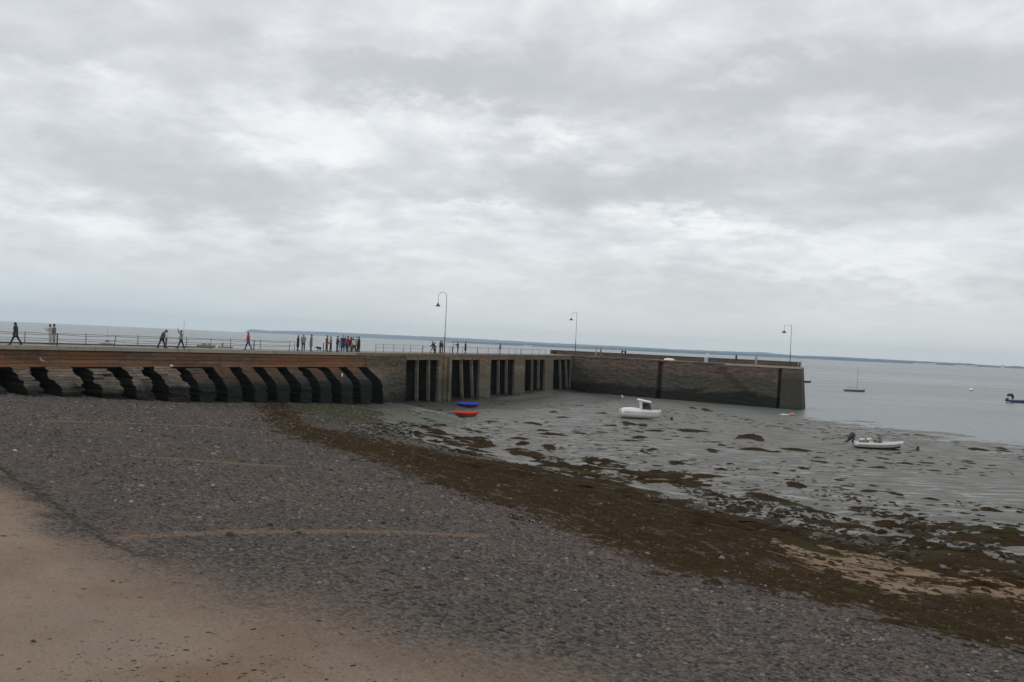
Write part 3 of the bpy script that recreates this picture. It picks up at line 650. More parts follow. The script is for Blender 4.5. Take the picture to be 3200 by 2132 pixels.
# parapet wall along the sea side of the outer arm, with a return at its inner end
p0 = fBC; wbox('parapet', p0 - DC * .3, fC1 - DC * .5, .02, .55, DECK, 8.38, m_stonec, pier)
wbox('parapet_cap', p0 - DC * .36, fC1 - DC * .44, -.03, .6, 8.385, 8.47, m_rubble, pier)
wbox('parapet', p0 - DB * 1.5, p0 - DB * .01, .02, .8, DECK, 8.40, m_stonec, pier)
# diagonal stair down the outer wall
q = MB(); u0, u1 = sC(2246, 6.8), sC(2356, 2.0); nst_ = 26
for k in range(nst_):
    t = k / (nst_ - 1); u_ = u0 + (u1 - u0) * t; z_ = 7.0 - 5.1 * t; P_ = B1 + DC * u_
    n = NC; wd = (u1 - u0) / nst_
    a_, b_ = P_, P_ + DC * wd
    pr0, pr1 = .1, .72
    V_ = [v3(a_ + n * pr1, z_ - .28), v3(b_ + n * pr1, z_ - .28), v3(b_ + n * pr0, z_ - .28), v3(a_ + n * pr0, z_ - .28), v3(a_ + n * pr1, z_), v3(b_ + n * pr1, z_), v3(b_ + n * pr0, z_), v3(a_ + n * pr0, z_)]
    q.add(V_, [(0, 1, 5, 4), (1, 2, 6, 5), (2, 3, 7, 6), (3, 0, 4, 7), (4, 5, 6, 7), (3, 2, 1, 0)])
parent_keep(q.build('stair', m_rubble), pier)

# ---- railings: things standing on the pier
def railing(name, label, pts_px, off, h, rails, parent_loc, lean=None, r=.028, sag=0.0, mat=None, ext=None, thick=()):
    g = empty(name, parent_loc); tag(g, label, 'railing')
    tops = []
    for i, px in enumerate(pts_px):
        p, dv = ondeck(px, off); p = Vector(p); p.z = DECK
        ln_ = (lean or {}).get(i, 0.0) + random.uniform(-.02, .02); t = p + Vector((dv.x * ln_, dv.y * ln_, h)) ; tops.append((p, t))
        q = MB(); rr = .06 if i in thick else .036
        q.tube([p, t + (t - p).normalized() * .06], [rr, rr * .85], 6); q.lathe([(rr * 2.2, 0), (rr * 2.2, .03), (rr, .035)], p, 8)
        parent_keep(q.build('post', mat or m_iron), g)
    for fr in rails:
        q = MB(); P_ = []
        ch = [(a_ + (b_ - a_) * fr) for a_, b_ in tops]
        if ext: ch = [ch[0] + (ch[0] - ch[1])] + ch
        for i in range(len(ch) - 1):
            for t in (0, .25, .5, .75):
                p = ch[i].lerp(ch[i + 1], t); p.z -= sag * 4 * t * (1 - t) * random.uniform(.5, 1.2) * (ch[i + 1] - ch[i]).length / 6; P_.append(p)
        P_.append(ch[-1]); q.tube(P_, r, 6); parent_keep(q.build('rail', mat or m_iron), g)
    return g
railing('railing', 'sagging two-wire railing with leaning iron posts along the near edge of the left pier', [-60, 178, 356, 518, 657, 793, 903], .25, 1.05, (.98, .52), (A1.x - 20, A1.y - 34, DECK), {2: .14, 3: .05, 4: .05, 6: .14}, .02, .10, None, True, (1, 3, 5))
railing('railing', 'railing of thin posts and two rails along the seaward edge of the left pier', [-20, 77, 268, 430, 582, 720, 813, 920], FAR - .35, 1.05, (.97, .5), (A1.x - 24, A1.y - 30, DECK), {}, .022, .03, None, True)
railing('railing', 'short run of posts by the crowd at the bend of the pier', [1010, 1101], .3, 1.05, (), (A1.x - 2, A1.y - 2, DECK), {}, .02, 0, None, False, (0, 1))
railing('railing', 'thin grey railing on the seaward edge beside the crowd', [1174, 1198, 1230, 1261, 1283, 1320], FAR - .4, 1.05, (.97, .5), (A1.x + 3, A1.y + 10, DECK), {}, .018, .02)
railing('railing', 'long thin railing of closely set posts above the tall dark openings', [1321, 1362, 1405, 1445, 1493, 1525, 1555, 1590, 1611, 1628, 1663, 1685, 1704], .5, 1.08, (.97,), (A1.x + 15, A1.y + 40, DECK), {4: -.25}, .024, .0, None, False, (4, 9))
railing('railing', 'pale guard rail on the extreme end of the outer pier', [2494, 2502], .35, 1.5, (.97, .55), (C1.x, C1.y, DECK), {}, .03, 0, plain('galvanised_steel', (.45, .47, .48), .4))

# ---- tall goose-neck lamps
def lamp(px, pyt, off, reach, drop, style, label, neck):
    p, dv = ondeck(px, off); p = Vector(p); p.z = DECK
    _, _, f = proj(p); top = None
    lo_, hi_ = 2.0, 16.0
    for i in range(40):
        m_ = (lo_ + hi_) / 2
        if proj(p + Vector((0, 0, m_)))[1] > pyt: lo_ = m_
        else: hi_ = m_
    h = lo_; g = empty('street_lamp', p); tag(g, label, 'street lamp', 'lamps along the pier')
    q = MB(); q.tube([(0, 0, 0), (0, 0, h * .35), (0, 0, h * .352), (0, 0, h)], [.085, .07, .05, .038], 10); q.lathe([(.16, 0), (.16, .05), (.1, .12), (.085, .3)], (0, 0, 0), 12)
    q.build('pole', m_pole, g, True)
    q = MB(); pts = []
    if neck == 'round':
        for k in range(15):
            an = math.pi * (k / 14); pts.append((-reach / 2 + reach / 2 * math.cos(an), 0, h - .15 + reach * .42 * math.sin(an)))
        pts.append((-reach, 0, h - .15 - drop + .3))
    elif neck == 'square':
        pts = [(0, 0, h - .2), (-.05, 0, h - .03), (-.2, 0, h), (-reach + .2, 0, h), (-reach + .05, 0, h - .05), (-reach, 0, h - .2), (-reach, 0, h - drop + .25)]
    else:
        pts = [(0, 0, h - .1), (-.12, 0, h), (-reach * .4, 0, h - .02), (-reach * .75, 0, h - .3), (-reach * .95, 0, h - .62), (-reach, 0, h - .8), (-reach, 0, h - drop + .3)]
    q.tube(pts, .028, 8); q.build('arm', m_pole, g, True)
    lz = pts[-1][2]; q = MB()
    q.lathe([(.05, .0), (.09, -.08), (.13, -.22), (.34, -.52), (.36, -.58), (.30, -.585), (.05, -.40)] if style == 'bell' else [(.04, 0), (.08, -.1), (.24, -.30), (.46, -.48), (.46, -.53), (.40, -.53), (.05, -.35)], (pts[-1][0], 0, lz), 16)
    q.build('lamp_shade', m_iron, g, True)
lamp(1388, 922, .35, 1.25, 1.35, 'bell', 'tallest goose-neck lamp above the piles in the middle of the pier', 'round')
lamp(1797, 976, 3.0, 1.2, 1.6, 'cone', 'goose-neck lamp with conical shade where the pier parapet begins', 'slope')
lamp(2468, 1017, 1.2, 1.35, 1.2, 'cone', 'square-armed lamp at the seaward end of the outer pier', 'square')
# ------------------------------------------------------------------ people
def remesh(mb, name, vox, smooth=2):
    me = mb.mesh(name); o = bpy.data.objects.new(name, me); COL.objects.link(o)
    r = o.modifiers.new('r', 'REMESH'); r.mode = 'VOXEL'; r.voxel_size = vox
    if smooth: s_ = o.modifiers.new('s', 'SMOOTH'); s_.iterations = smooth; s_.factor = .5
    dg = bpy.context.evaluated_depsgraph_get(); m2 = bpy.data.meshes.new_from_object(o.evaluated_get(dg)); m2.name = name
    bpy.data.objects.remove(o); bpy.data.meshes.remove(me); m2.polygons.foreach_set('use_smooth', [True] * len(m2.polygons)); m2.materials.clear(); return m2
def rotp(v_, a):   # rotate in the sagittal plane, a>0 swings forward (+x)
    return Vector((v_.x * math.cos(a) - v_.z * math.sin(a), v_.y, v_.x * math.sin(a) + v_.z * math.cos(a)))
def skel(lean=0.03, hipL=0, hipR=0, kneeL=0, kneeR=0, armL=0, armR=0, elL=.25, elR=.25, head=0, spread=.0, out=.08):
    J = {}; hip = Vector((0, 0, .93)); up_ = rotp(Vector((0, 0, 1)), -lean)
    J['pelvis'] = hip; J['waist'] = hip + up_ * .14; J['chest'] = hip + up_ * .40; J['neck'] = hip + up_ * .55
    hd = rotp(Vector((0, 0, 1)), -(lean * .6 + head)); J['head'] = J['neck'] + hd * .155 + Vector((.02, 0, 0)); J['hd'] = hd
    for S, sg, h, k, a, e in (('L', 1, hipL, kneeL, armL, elL), ('R', -1, hipR, kneeR, armR, elR)):
        hp = hip + Vector((0, sg * .095, -.03)); th = rotp(Vector((0, sg * spread, -1)).normalized(), h); kn = hp + th * .43
        sh = rotp(Vector((0, sg * spread * .5, -1)).normalized(), h - k); an = kn + sh * .42
        J['hip' + S] = hp; J['knee' + S] = kn; J['ank' + S] = an; J['toe' + S] = an + Vector((.17, sg * .03, -.055)); J['heel' + S] = an + Vector((-.04, 0, -.05))
        so_ = hip + up_ * .49 + Vector((0, sg * .185, 0)); ua = rotp(Vector((0, sg * out, -1)).normalized(), a - lean); el_ = so_ + ua * .29
        fa = rotp(Vector((0, sg * out * .3, -1)).normalized(), a + e - lean); wr = el_ + fa * .25
        J['sho' + S] = so_; J['elb' + S] = el_; J['wri' + S] = wr; J['fa' + S] = fa
    zmin = min(J['toeL'].z, J['toeR'].z, J['heelL'].z, J['heelR'].z) - .035
    for k_ in J:
        if k_[:2] not in ('hd', 'fa'): J[k_] = J[k_] - Vector((0, 0, zmin))
    return J
def body_mesh(J, name):
    b = MB(); b.cap(J['pelvis'], J['waist'], .115, .10, 12, (1, 1.25, 1)); b.cap(J['waist'], J['chest'], .10, .12, 12, (1, 1.3, 1)); b.cap(J['neck'] - J['hd'] * .06, J['head'] - J['hd'] * .05, .055, .052, 10)
    h = J['head']; hd = J['hd']; fw = rotp(hd, -math.pi / 2); 
    b.cap(h - hd * .035 + fw * .015, h + hd * .045, .074, .088, 14, (1.1, .92, 1)); b.cap(h - hd * .075 + fw * .045, h - hd * .06 + fw * .05, .038, .038, 8)
    b.cap(h + hd * .015 + fw * .095, h - hd * .02 + fw * .112, .011, .016, 6)
    for sg in (1, -1): b.cap(h + Vector((0, sg * .082, 0)) + hd * .01, h + Vector((0, sg * .085, 0)) - hd * .02, .018, .014, 6)
    b.cap(h - hd * .045 + fw * .088 + Vector((0, .018, 0)), h - hd * .045 + fw * .088 - Vector((0, .018, 0)), .009, .009, 6)
    for S, sg in (('L', 1), ('R', -1)):
        b.cap(J['sho' + S] - Vector((0, sg * .06, 0)), J['sho' + S], .065, .062, 10); b.cap(J['sho' + S], J['elb' + S], .052, .038, 10); b.cap(J['elb' + S], J['wri' + S], .038, .026, 10)
        b.cap(J['hip' + S], J['knee' + S], .085, .055, 10); b.cap(J['knee' + S], J['ank' + S], .055, .036, 10); b.cap(J['heel' + S], J['toe' + S], .035, .028, 8)
        fa = J['fa' + S]; w_ = J['wri' + S]; fwd = rotp(fa, math.pi / 2)
        b.cap(w_ + fa * .02, w_ + fa * .075, .028, .034, 8, (1.1, .6, 1))
        for f in range(4):     # curled fingers of unequal length
            o_ = (f - 1.5) * .02; L = (.062, .074, .070, .055)[f]; p0_ = w_ + fa * .085 + fwd * o_
            p1_ = p0_ + fa * L * .55 - Vector((0, sg * .008, 0)); p2_ = p1_ + (fa * .6 - Vector((0, sg * .8, 0))).normalized() * L * .45
            b.cap(p0_, p1_, .0095, .009, 6); b.cap(p1_, p2_, .009, .0075, 6)
        b.cap(w_ + fa * .035 + fwd * .02, w_ + fa * .07 + fwd * .052, .012, .0095, 6)
    return remesh(b, name, .0125, 1)
def top_mesh(J, name, kind):
    b = MB(); x = .028 if kind != 'thick' else .05
    b.cap(J['pelvis'] + Vector((0, 0, -.02)), J['waist'], .125 + x, .115 + x, 12, (1, 1.28, 1)); b.cap(J['waist'], J['chest'], .115 + x, .125 + x, 12, (1, 1.32, 1)); b.cap(J['chest'], J['neck'] - J['hd'] * .03, .12 + x * .5, .065 + x * .5, 12)
    for S, sg in (('L', 1), ('R', -1)):
        b.cap(J['sho' + S] - Vector((0, sg * .06, 0)), J['sho' + S], .075 + x, .062 + x, 10); b.cap(J['sho' + S], J['elb' + S], .055 + x, .045 + x, 10); b.cap(J['elb' + S], J['wri' + S] - J['fa' + S] * .03, .045 + x, .036 + x * .7, 10)
    if kind == 'coat':
        m = (J['kneeL'] + J['kneeR']) / 2
        for S in 'LR': b.cap(J['pelvis'] + (J['hip' + S] - J['pelvis']) * .6, J['hip' + S].lerp(J['knee' + S], .88), .15, .135, 12)
        b.cap(J['pelvis'], J['pelvis'].lerp(m, .85), .165, .17, 12)
    if kind == 'hood': b.cap(J['head'] - J['hd'] * .03 - Vector((.03, 0, 0)), J['head'] + J['hd'] * .03 - Vector((.025, 0, 0)), .10, .105, 12)
    return remesh(b, name, .022, 3)
def trouser_mesh(J, name):
    b = MB(); b.cap(J['pelvis'] + Vector((0, 0, .05)), J['pelvis'] - Vector((0, 0, .04)), .125, .125, 12, (1, 1.22, 1))
    for S in 'LR': b.cap(J['hip' + S], J['knee' + S], .105, .078, 10); b.cap(J['knee' + S], J['ank' + S] + Vector((0, 0, .02)), .076, .062, 10)
    return remesh(b, name, .02, 2)
def shoe_mesh(J, name, S):
    b = MB()
    if True: b.cap(J['heel' + S], J['toe' + S], .05, .038, 10, (1, 1.05, 1)); b.cap(J['ank' + S] - Vector((0, 0, .02)), J['ank' + S] + Vector((0, 0, .02)), .045, .045, 8)
    return remesh(b, name, .016, 1)
def hair_mesh(J, name, long=False):
    b = MB(); h = J['head']; hd = J['hd']; fw = rotp(hd, -math.pi / 2)
    b.cap(h + hd * .035 - fw * .02, h + hd * .055 - fw * .012, .098, .094, 14, (1.05, .95, 1)); b.cap(h - fw * .035 - hd * .03, h - fw * .03, .075, .08, 12)
    if long: b.cap(h - fw * .05, h - fw * .07 - hd * .2, .075, .06, 12)
    return remesh(b, name, .016, 2)
def bag_mesh():
    b = MB(); b.cap((0, 0, -.12), (0, 0, .15), .13, .11, 12, (.75, 1.15, 1)); b.cap((-.07, 0, -.12), (-.07, 0, .02), .08, .07, 10, (1, 1.2, 1)); return remesh(b, 'backpack', .02, 2)
POSES = {
 'stand': dict(), 'relax': dict(armL=.1, elL=.5, elR=.3, hipL=.08, hipR=-.06, spread=.05, head=.1),
 'walk': dict(hipL=.34, hipR=-.28, kneeL=.08, kneeR=.28, armL=-.35, armR=.4, elL=.25, elR=.5, lean=.06),
 'stride': dict(hipL=.42, hipR=-.40, kneeL=.05, kneeR=.18, armL=-.2, armR=.25, elL=.3, elR=.4, lean=.08, head=.1),
 'wide': dict(spread=.17, armL=.3, armR=.25, elL=1.2, elR=1.3, out=.25),
 'phone': dict(armL=.7, armR=.75, elL=1.5, elR=1.45, head=.25, lean=.02),
 'lean': dict(lean=.62, armL=1.15, armR=1.1, elL=.45, elR=.5, hipL=.05, hipR=-.12, kneeR=.05, head=-.15),
 'bend': dict(lean=.42, hipL=.45, hipR=-.3, kneeL=.25, kneeR=.15, armL=.5, armR=.3, elL=.3, elR=.6, head=.45),
 'raise': dict(hipL=.34, hipR=-.30, kneeR=.15, armL=2.3, armR=.3, elL=.6, elR=.5, lean=.03)}
PM = {}
def pose(k):
    if k not in PM:
        J = skel(**POSES[k]); PM[k] = {'J': J, 'body': body_mesh(J, 'body_' + k)}
    return PM[k]
def garment(k, g):
    p = pose(k)
    if g not in p:
        J = p['J']; p[g] = {'jacket': lambda: top_mesh(J, 'jacket', 'jacket'), 'thick': lambda: top_mesh(J, 'jacket', 'thick'), 'coat': lambda: top_mesh(J, 'coat', 'coat'), 'hood': lambda: top_mesh(J, 'hooded_top', 'hood'),
            'trousers': lambda: trouser_mesh(J, 'trousers'), 'shoeL': lambda: shoe_mesh(J, 'shoe_' + k, 'L'), 'shoeR': lambda: shoe_mesh(J, 'shoe_far_' + k, 'R'), 'hair': lambda: hair_mesh(J, 'hair'), 'longhair': lambda: hair_mesh(J, 'long_hair', True)}[g]()
    return p[g]
MATS = {}
CLOTH = {'black': (.012, .012, .014), 'dark': (.03, .03, .034), 'navy': (.02, .03, .07), 'red': (.36, .018, .015), 'darkred': (.16, .015, .02), 'white': (.62, .61, .58), 'pale': (.42, .40, .36), 'beige': (.33, .27, .20), 'blue': (.06, .14, .34),
         'paleblue': (.30, .42, .55), 'orange': (.42, .14, .04), 'olive': (.07, .08, .045), 'brown': (.10, .055, .03), 'grey': (.14, .14, .15), 'patterned': (.22, .23, .20), 'skin': (.42, .25, .18), 'hair': (.02, .014, .01), 'blond': (.2, .13, .07), 'purple': (.06, .03, .08)}
def cm(n):
    if n not in MATS: MATS[n] = plain('skin' if n == 'skin' else ('hair_' + n if n in ('hair', 'blond') else 'cloth_' + n), CLOTH[n], .8, 0, .55 if n == 'patterned' else .25, 14 if n == 'patterned' else 6)
    return MATS[n]
PG = {}
def person(px, off, face, pz, h, top, tcol, lcol, label, hair='hair', hm='hair', group=None):
    p, dv = ondeck(px, off); p = Vector(p); p.z = DECK
    g = empty('person', p, face); s = h / 1.74 * 1.06; g.scale = (s, s, s); tag(g, label, 'person', group or 'people on the pier')
    def ch(nm, me, m):
        key = (me.name, m.name)
        if key not in PG: q = me.copy(); q.materials.append(m); PG[key] = q
        o = bpy.data.objects.new(nm, PG[key]); COL.objects.link(o); o.parent = g; return o
    ch('body', pose(pz)['body'], cm('skin')); ch({'coat': 'coat', 'hood': 'hooded_top'}.get(top, 'jacket'), garment(pz, top), cm(tcol)); ch('trousers', garment(pz, 'trousers'), cm(lcol))
    [ch('shoe', garment(pz, 'shoe' + S_), cm('black')) for S_ in 'LR']; ch('hair', garment(pz, hm), cm(hair)); return g
E, W, NO, S = 0, math.pi, math.pi / 2, -math.pi / 2
person(48, 2.2, W + .3, 'stride', 1.78, 'thick', 'dark', 'black', 'person in thick dark coat striding along the left end of the pier', hm='longhair')
bp_, dv = ondeck(50, 2.25); bk = link('backpack', bag_mesh(), cm('purple')); bk.location = (bp_[0] - .02, bp_[1] - .1, DECK + .98); bk.scale = (1.5, 1.2, 1.3); tag(bk, 'bulky dark bag carried at the hip of the leftmost walker', 'bag')
person(156, 6.8, W, 'phone', 1.68, 'jacket', 'pale', 'pale', 'person in pale top at the rail, left of a close pair', 'hair')
person(168, 6.8, W + .4, 'relax', 1.72, 'jacket', 'grey', 'beige', 'person in grey top at the rail, right of a close pair', 'hair')
person(504, 2.6, E, 'bend', 1.76, 'thick', 'olive', 'black', 'stooping walker in bulky dark green jacket beside a companion in white')
person(518, 2.2, E + .2, 'stand', 1.62, 'jacket', 'white', 'beige', 'companion in white top and beige trousers beside the stooping walker', 'hair')
person(565, 3.0, W + .2, 'raise', 1.70, 'jacket', 'patterned', 'black', 'walker in mottled light top and black trousers with one arm raised', 'hair')
st_p, dv = ondeck(571, 2.8); q = MB(); q.tube([(0, 0, 0), (.03, 0, .9), (.05, 0, 1.4)], .012, 6); q.cap((.05, 0, 1.38), (.05, 0, 1.5), .02, .02, 6)
s_ = q.build('fishing_rod', m_iron); s_.location = (st_p[0], st_p[1], DECK + 1.25); tag(s_, 'thin dark rod held upright by the walker with a raised arm', 'rod')
person(775, 3.2, W, 'walk', 1.78, 'hood', 'red', 'purple', 'lone walker in bright red hooded top and dark trousers', 'hair')
person(930, 3.0, E, 'stand', 1.66, 'coat', 'black', 'dark', 'slim person in long black coat, left of the patterned jacket', 'hair')
person(947, 2.6, S, 'relax', 1.80, 'jacket', 'patterned', 'black', 'person in patterned light jacket and black trousers', 'hair')
person(971, 3.0, E, 'stand', 1.80, 'coat', 'grey', 'dark', 'person in long dark grey coat standing alone near the dog', 'hair')
person(1020, 3.2, E, 'relax', 1.78, 'jacket', 'brown', 'black', 'person in dark brown jacket, left of two close together', 'hair')
person(1033, 3.0, W, 'relax', 1.68, 'jacket', 'orange', 'black', 'person in orange-brown top, right of two close together', 'hair')
person(1053, 2.7, E, 'wide', 1.78, 'jacket', 'dark', 'black', 'person in dark jacket with legs apart at the left of the crowd', 'hair')
person(1062, 6.2, S, 'stand', 1.66, 'jacket', 'paleblue', 'paleblue', 'person in pale blue standing behind the left of the crowd', 'blond')
person(1071, 4.2, S, 'relax', 1.86, 'coat', 'navy', 'navy', 'tall person in navy coat in the crowd', 'hair')
person(1078, 5.5, S, 'relax', 1.72, 'jacket', 'blue', 'dark', 'person in blue jacket between the navy coat and the red hood', 'hair')
person(1085, 4.0, E, 'stand', 1.86, 'hood', 'red', 'black', 'tall person in red hooded top in the crowd', 'hair')
person(1093, 5.2, S, 'relax', 1.70, 'jacket', 'darkred', 'dark', 'person in dark red jacket just right of the red hood', 'hair')
person(1098, 6.4, W, 'phone', 1.72, 'jacket', 'red', 'dark', 'person in red top at the back of the crowd', 'hair')
person(1103, 5.6, S, 'relax', 1.78, 'jacket', 'darkred', 'grey', 'person in dark red top and grey trousers left of the white jacket', 'hair')
person(1107, 3.6, W, 'bend', 1.66, 'jacket', 'white', 'black', 'person in white jacket bending forward in the crowd', 'hair')
person(1113, 4.6, S, 'relax', 1.80, 'jacket', 'pale', 'dark', 'person in pale jacket standing behind the bending figure', 'hair')
person(1121, 4.0, W, 'relax', 1.84, 'coat', 'black', 'black', 'person in long black coat at the right edge of the crowd', 'hair')
person(1358, 2.5, W, 'lean', 1.76, 'jacket', 'dark', 'dark', 'person leaning on the rail just left of the tallest lamp', 'hair')
person(1351, 4.0, E, 'bend', 1.66, 'jacket', 'grey', 'grey', 'person in grey bent low beside the leaning figure', 'hair')
person(1375, 2.8, E, 'relax', 1.78, 'thick', 'black', 'black', 'person in thick black jacket right beside the tallest lamp, on its left', 'hair')
person(1382, 3.2, W, 'phone', 1.74, 'jacket', 'brown', 'black', 'person in brown jacket half hidden by the tallest lamp', 'hair')
person(1414, 3.0, E, 'phone', 1.76, 'jacket', 'white', 'black', 'person in white top and black trousers right of the tallest lamp', 'hair')
person(1430, 3.0, W, 'phone', 1.74, 'jacket', 'dark', 'dark', 'dark figure facing the person in the white top', 'hair')
person(1454, 2.4, W, 'stand', 1.80, 'coat', 'black', 'black', 'person in long black coat alone on the railed stretch', 'hair')
person(1562, 2.0, E, 'stand', 1.78, 'jacket', 'dark', 'purple', 'slim dark figure alone halfway along the railed stretch', 'hair')
person(1862, 4.0, E, 'relax', 1.72, 'jacket', 'pale', 'pale', 'pale figure left of a pair behind the outer wall', 'hair')
person(1877, 4.0, W, 'relax', 1.72, 'jacket', 'brown', 'grey', 'brown clad figure right of a pair behind the outer wall', 'hair')
person(1943, 4.2, E, 'phone', 1.70, 'jacket', 'black', 'olive', 'figure in black, left of the dark pair on the outer arm', 'hair')
person(1954, 4.2, W, 'phone', 1.66, 'thick', 'black', 'brown', 'figure in black, right of the dark pair on the outer arm', 'hair')
person(2300, 3.2, W, 'relax', 1.76, 'thick', 'black', 'brown', 'lone person in thick black jacket near the seaward lamp', 'hair')
person(2362, 3.0, S, 'relax', 1.74, 'jacket', 'pale', 'pale', 'person in cream clothes with brown hair near the seaward lamp', 'blond', 'longhair')

# ------------------------------------------------------------------ animals
def quad():
    b = MB(); b.cap((-.22, 0, .42), (.18, 0, .45), .10, .135, 12, (1, .85, 1)); b.cap((-.05, 0, .42), (.05, 0, .42), .09, .10, 10); b.cap((.22, 0, .48), (.36, 0, .50), .085, .06, 10); b.cap((.38, 0, .50), (.46, 0, .46), .07, .06, 10); b.cap((.47, 0, .45), (.57, 0, .40), .042, .03, 8)
    for sg in (1, -1):
        b.cap((.40, sg * .05, .55), (.38, sg * .075, .49), .022, .03, 6); b.cap((.18, sg * .075, .38), (.17, sg * .08, .2), .05, .03, 8); b.cap((.17, sg * .08, .2), (.18, sg * .08, .05), .027, .022, 8); b.cap((.18, sg * .08, .03), (.22, sg * .08, .025), .026, .024, 6)
        b.cap((-.22, sg * .08, .38), (-.15, sg * .085, .24), .07, .045, 8); b.cap((-.15, sg * .085, .24), (-.27, sg * .085, .16), .038, .024, 8); b.cap((-.27, sg * .085, .16), (-.24, sg * .085, .04), .023, .02, 8); b.cap((-.24, sg * .085, .025), (-.20, sg * .085, .025), .026, .024, 6)
    b.tube([(-.30, 0, .46), (-.42, 0, .42), (-.50, 0, .34)], [.035, .028, .014], 8); return remesh(b, 'dog', .014, 2)
p, dv = ondeck(996, 3.0); d_ = link('dog', quad(), plain('black_fur', (.014, .013, .012), .9)); d_.location = (p[0], p[1], DECK); d_.rotation_euler = (0, 0, math.pi - .4); tag(d_, 'black dog standing on the pier between the grey coat and the crowd', 'dog')
def gull(name, loc, rz, col, label, s=1.0):
    b = MB(); b.cap((-.12, 0, .17), (.08, 0, .2), .05, .07, 10, (1, .9, 1)); b.cap((.10, 0, .24), (.14, 0, .31), .04, .042, 10); b.tube([(.17, 0, .31), (.235, 0, .295)], [.014, .004], 6); b.cap((-.15, 0, .17), (-.27, 0, .165), .035, .012, 8, (1, 1.4, .6))
    for sg in (1, -1): b.cap((.0, sg * .025, .12), (.01, sg * .03, .02), .010, .008, 6); b.cap((0, sg * .03, .012), (.05, sg * .03, .012), .012, .01, 6, (1, 1.6, .6))
    o = link(name, remesh(b, name, .009, 1), plain(name + '_plumage', col, .8)); o.location = loc; o.rotation_euler = (0, 0, rz); o.scale = (s, s, s); tag(o, label, 'bird'); return o
p = ground(1945, 1246); gull('seagull', p, 2.0, (.7, .7, .68), 'white gull standing on the mud below the outer wall', 2.0)
def onbut(px, z, out=.5):
    s_ = sA(px, z); q = A1 + DA * s_ + NA * out; return (q.x, q.y, z)
gull('seagull', onbut(118, 5.95, .55), 2.6, (.34, .22, .16), 'brown speckled young gull perched on the wall ledge at the left', 1.9)
led = [(530, .6), (1029, .6)]
# white mooring floats hanging against the wall, small pale things in the photo
wf, nt, bs = newmat('white_plastic'); bs.inputs['Base Color'].default_value = (.72, .72, .70, 1); bs.inputs['Roughness'].default_value = .45
def float_(px, z, out, label, rx, h_):
    x, y, z = onbut(px, z, out); q = MB(); q.lathe([(rx * .3, 0), (rx * .9, h_ * .15), (rx, h_ * .5), (rx * .85, h_ * .85), (rx * .3, h_), (.03, h_ + .06)], (0, 0, 0), 16)
    o = q.build('buoy', wf, None, True); o.location = (x, y, z); tag(o, label, 'buoy')
float_(529, 5.82, .30, 'flat white float resting on the buttress edge below the walking pair', .17, .17)
float_(1029, 4.72, 1.95, 'slim white float on the last but two buttress', .10, .42)
# lamp of white things on the outer arm
p, dv = ondeck(2092, .9); q = MB(); n = 14
for i in range(n + 1):
    pass
def hull(L, B, Dp, nst=17, transom=.85, rake=.10, sheer=.25, flat=.55, inner=True, wall=.06, floor=.18, fullness=2.2, tr_up=0.0):
    """open boat: outer skin, gunwale, inner skin and floor. x along, bow at +L/2"""
    V_ = []; F_ = []; rows = []
    for i in range(nst):
        t = i / (nst - 1); w_ = (transom + (1 - transom) * math.sin(math.pi / 2 * min(1, t * 2.2))) * (1 - max(0, (t - .45) / .55) ** fullness) * B / 2; w_ = max(w_, .012)
        x = -L / 2 + L * t; zk = rake * L * .35 * max(0, (t - .72) / .28) ** 1.6 + tr_up * (1 - t) ** 3; zs_ = Dp * (1 + sheer * max(0, t - .3) ** 2 * 2) 
        zk = min(zk, zs_ * .8)
        xo = lambda z_: x + rake * L * .5 * (z_ - zk) / Dp * max(0, (t - .6) / .4)
        pr = [(w_, zs_), (w_ * .97, zk + (zs_ - zk) * .6), (w_ * .86, zk + (zs_ - zk) * .25), (w_ * flat, zk + (zs_ - zk) * .07), (0, zk)]
        row = [(xo(z_), y_, z_) for y_, z_ in pr] + [(xo(z_), -y_, z_) for y_, z_ in pr[-2::-1]]
        wi = max(w_ - wall, .004); zf = max(floor, zk + .05) if i < nst - 1 else zs_ * .9
        xin = min(x, L / 2 - wall)
        row += [(xin + (xo(z_) - x), y_, z_) for y_, z_ in ((-wi, zs_), (-wi * .92, zf), (wi * .92, zf), (wi, zs_))] if inner else [(xo(zs_), 0, zs_ + .03)]
        rows.append(row)
    m = len(rows[0])
    for r in rows: V_ += r
    for i in range(nst - 1):
        for k in range(m):
            k2 = (k + 1) % m; F_.append((i * m + k, i * m + k2, (i + 1) * m + k2, (i + 1) * m + k))
    F_.append(tuple(range(m))); F_.append(tuple(range((nst - 1) * m, nst * m)))
    q = MB(); q.add(V_, F_); return q
def onmud(px, py): return ground(px, py)
def face(o, a): o.rotation_euler = (0, 0, a)
gw, nt, bs = newmat('stained_white_hull'); o_ = N(nt, 'ShaderNodeTexCoord').outputs['Object']; z_ = N(nt, 'ShaderNodeSeparateXYZ', {0: o_}).outputs[2]
nn = NOISE(nt, MAP(nt, o_, (3, 3, .8)), 1.5, 5, .65)
c = MIX(nt, SS(nt, M(nt, 'ADD', z_, M(nt, 'MULTIPLY', M(nt, 'SUBTRACT', nn, .5), .6)), .62, .05), (.74, .73, .70), (.42, .40, .36))
nt.links.new(c, bs.inputs['Base Color']); bs.inputs['Roughness'].default_value = .45
gd = plain('grimy_antifouling', (.10, .095, .085), .8, 0, .5, 5); bluem = plain('blue_grp', (.03, .07, .72), .4, 0, .12); redm = plain('red_grp', (.72, .035, .012), .4, 0, .12)
glass, nt, bs = newmat('dark_window'); bs.inputs['Base Color'].default_value = (.012, .015, .018, 1); bs.inputs['Roughness'].default_value = .12
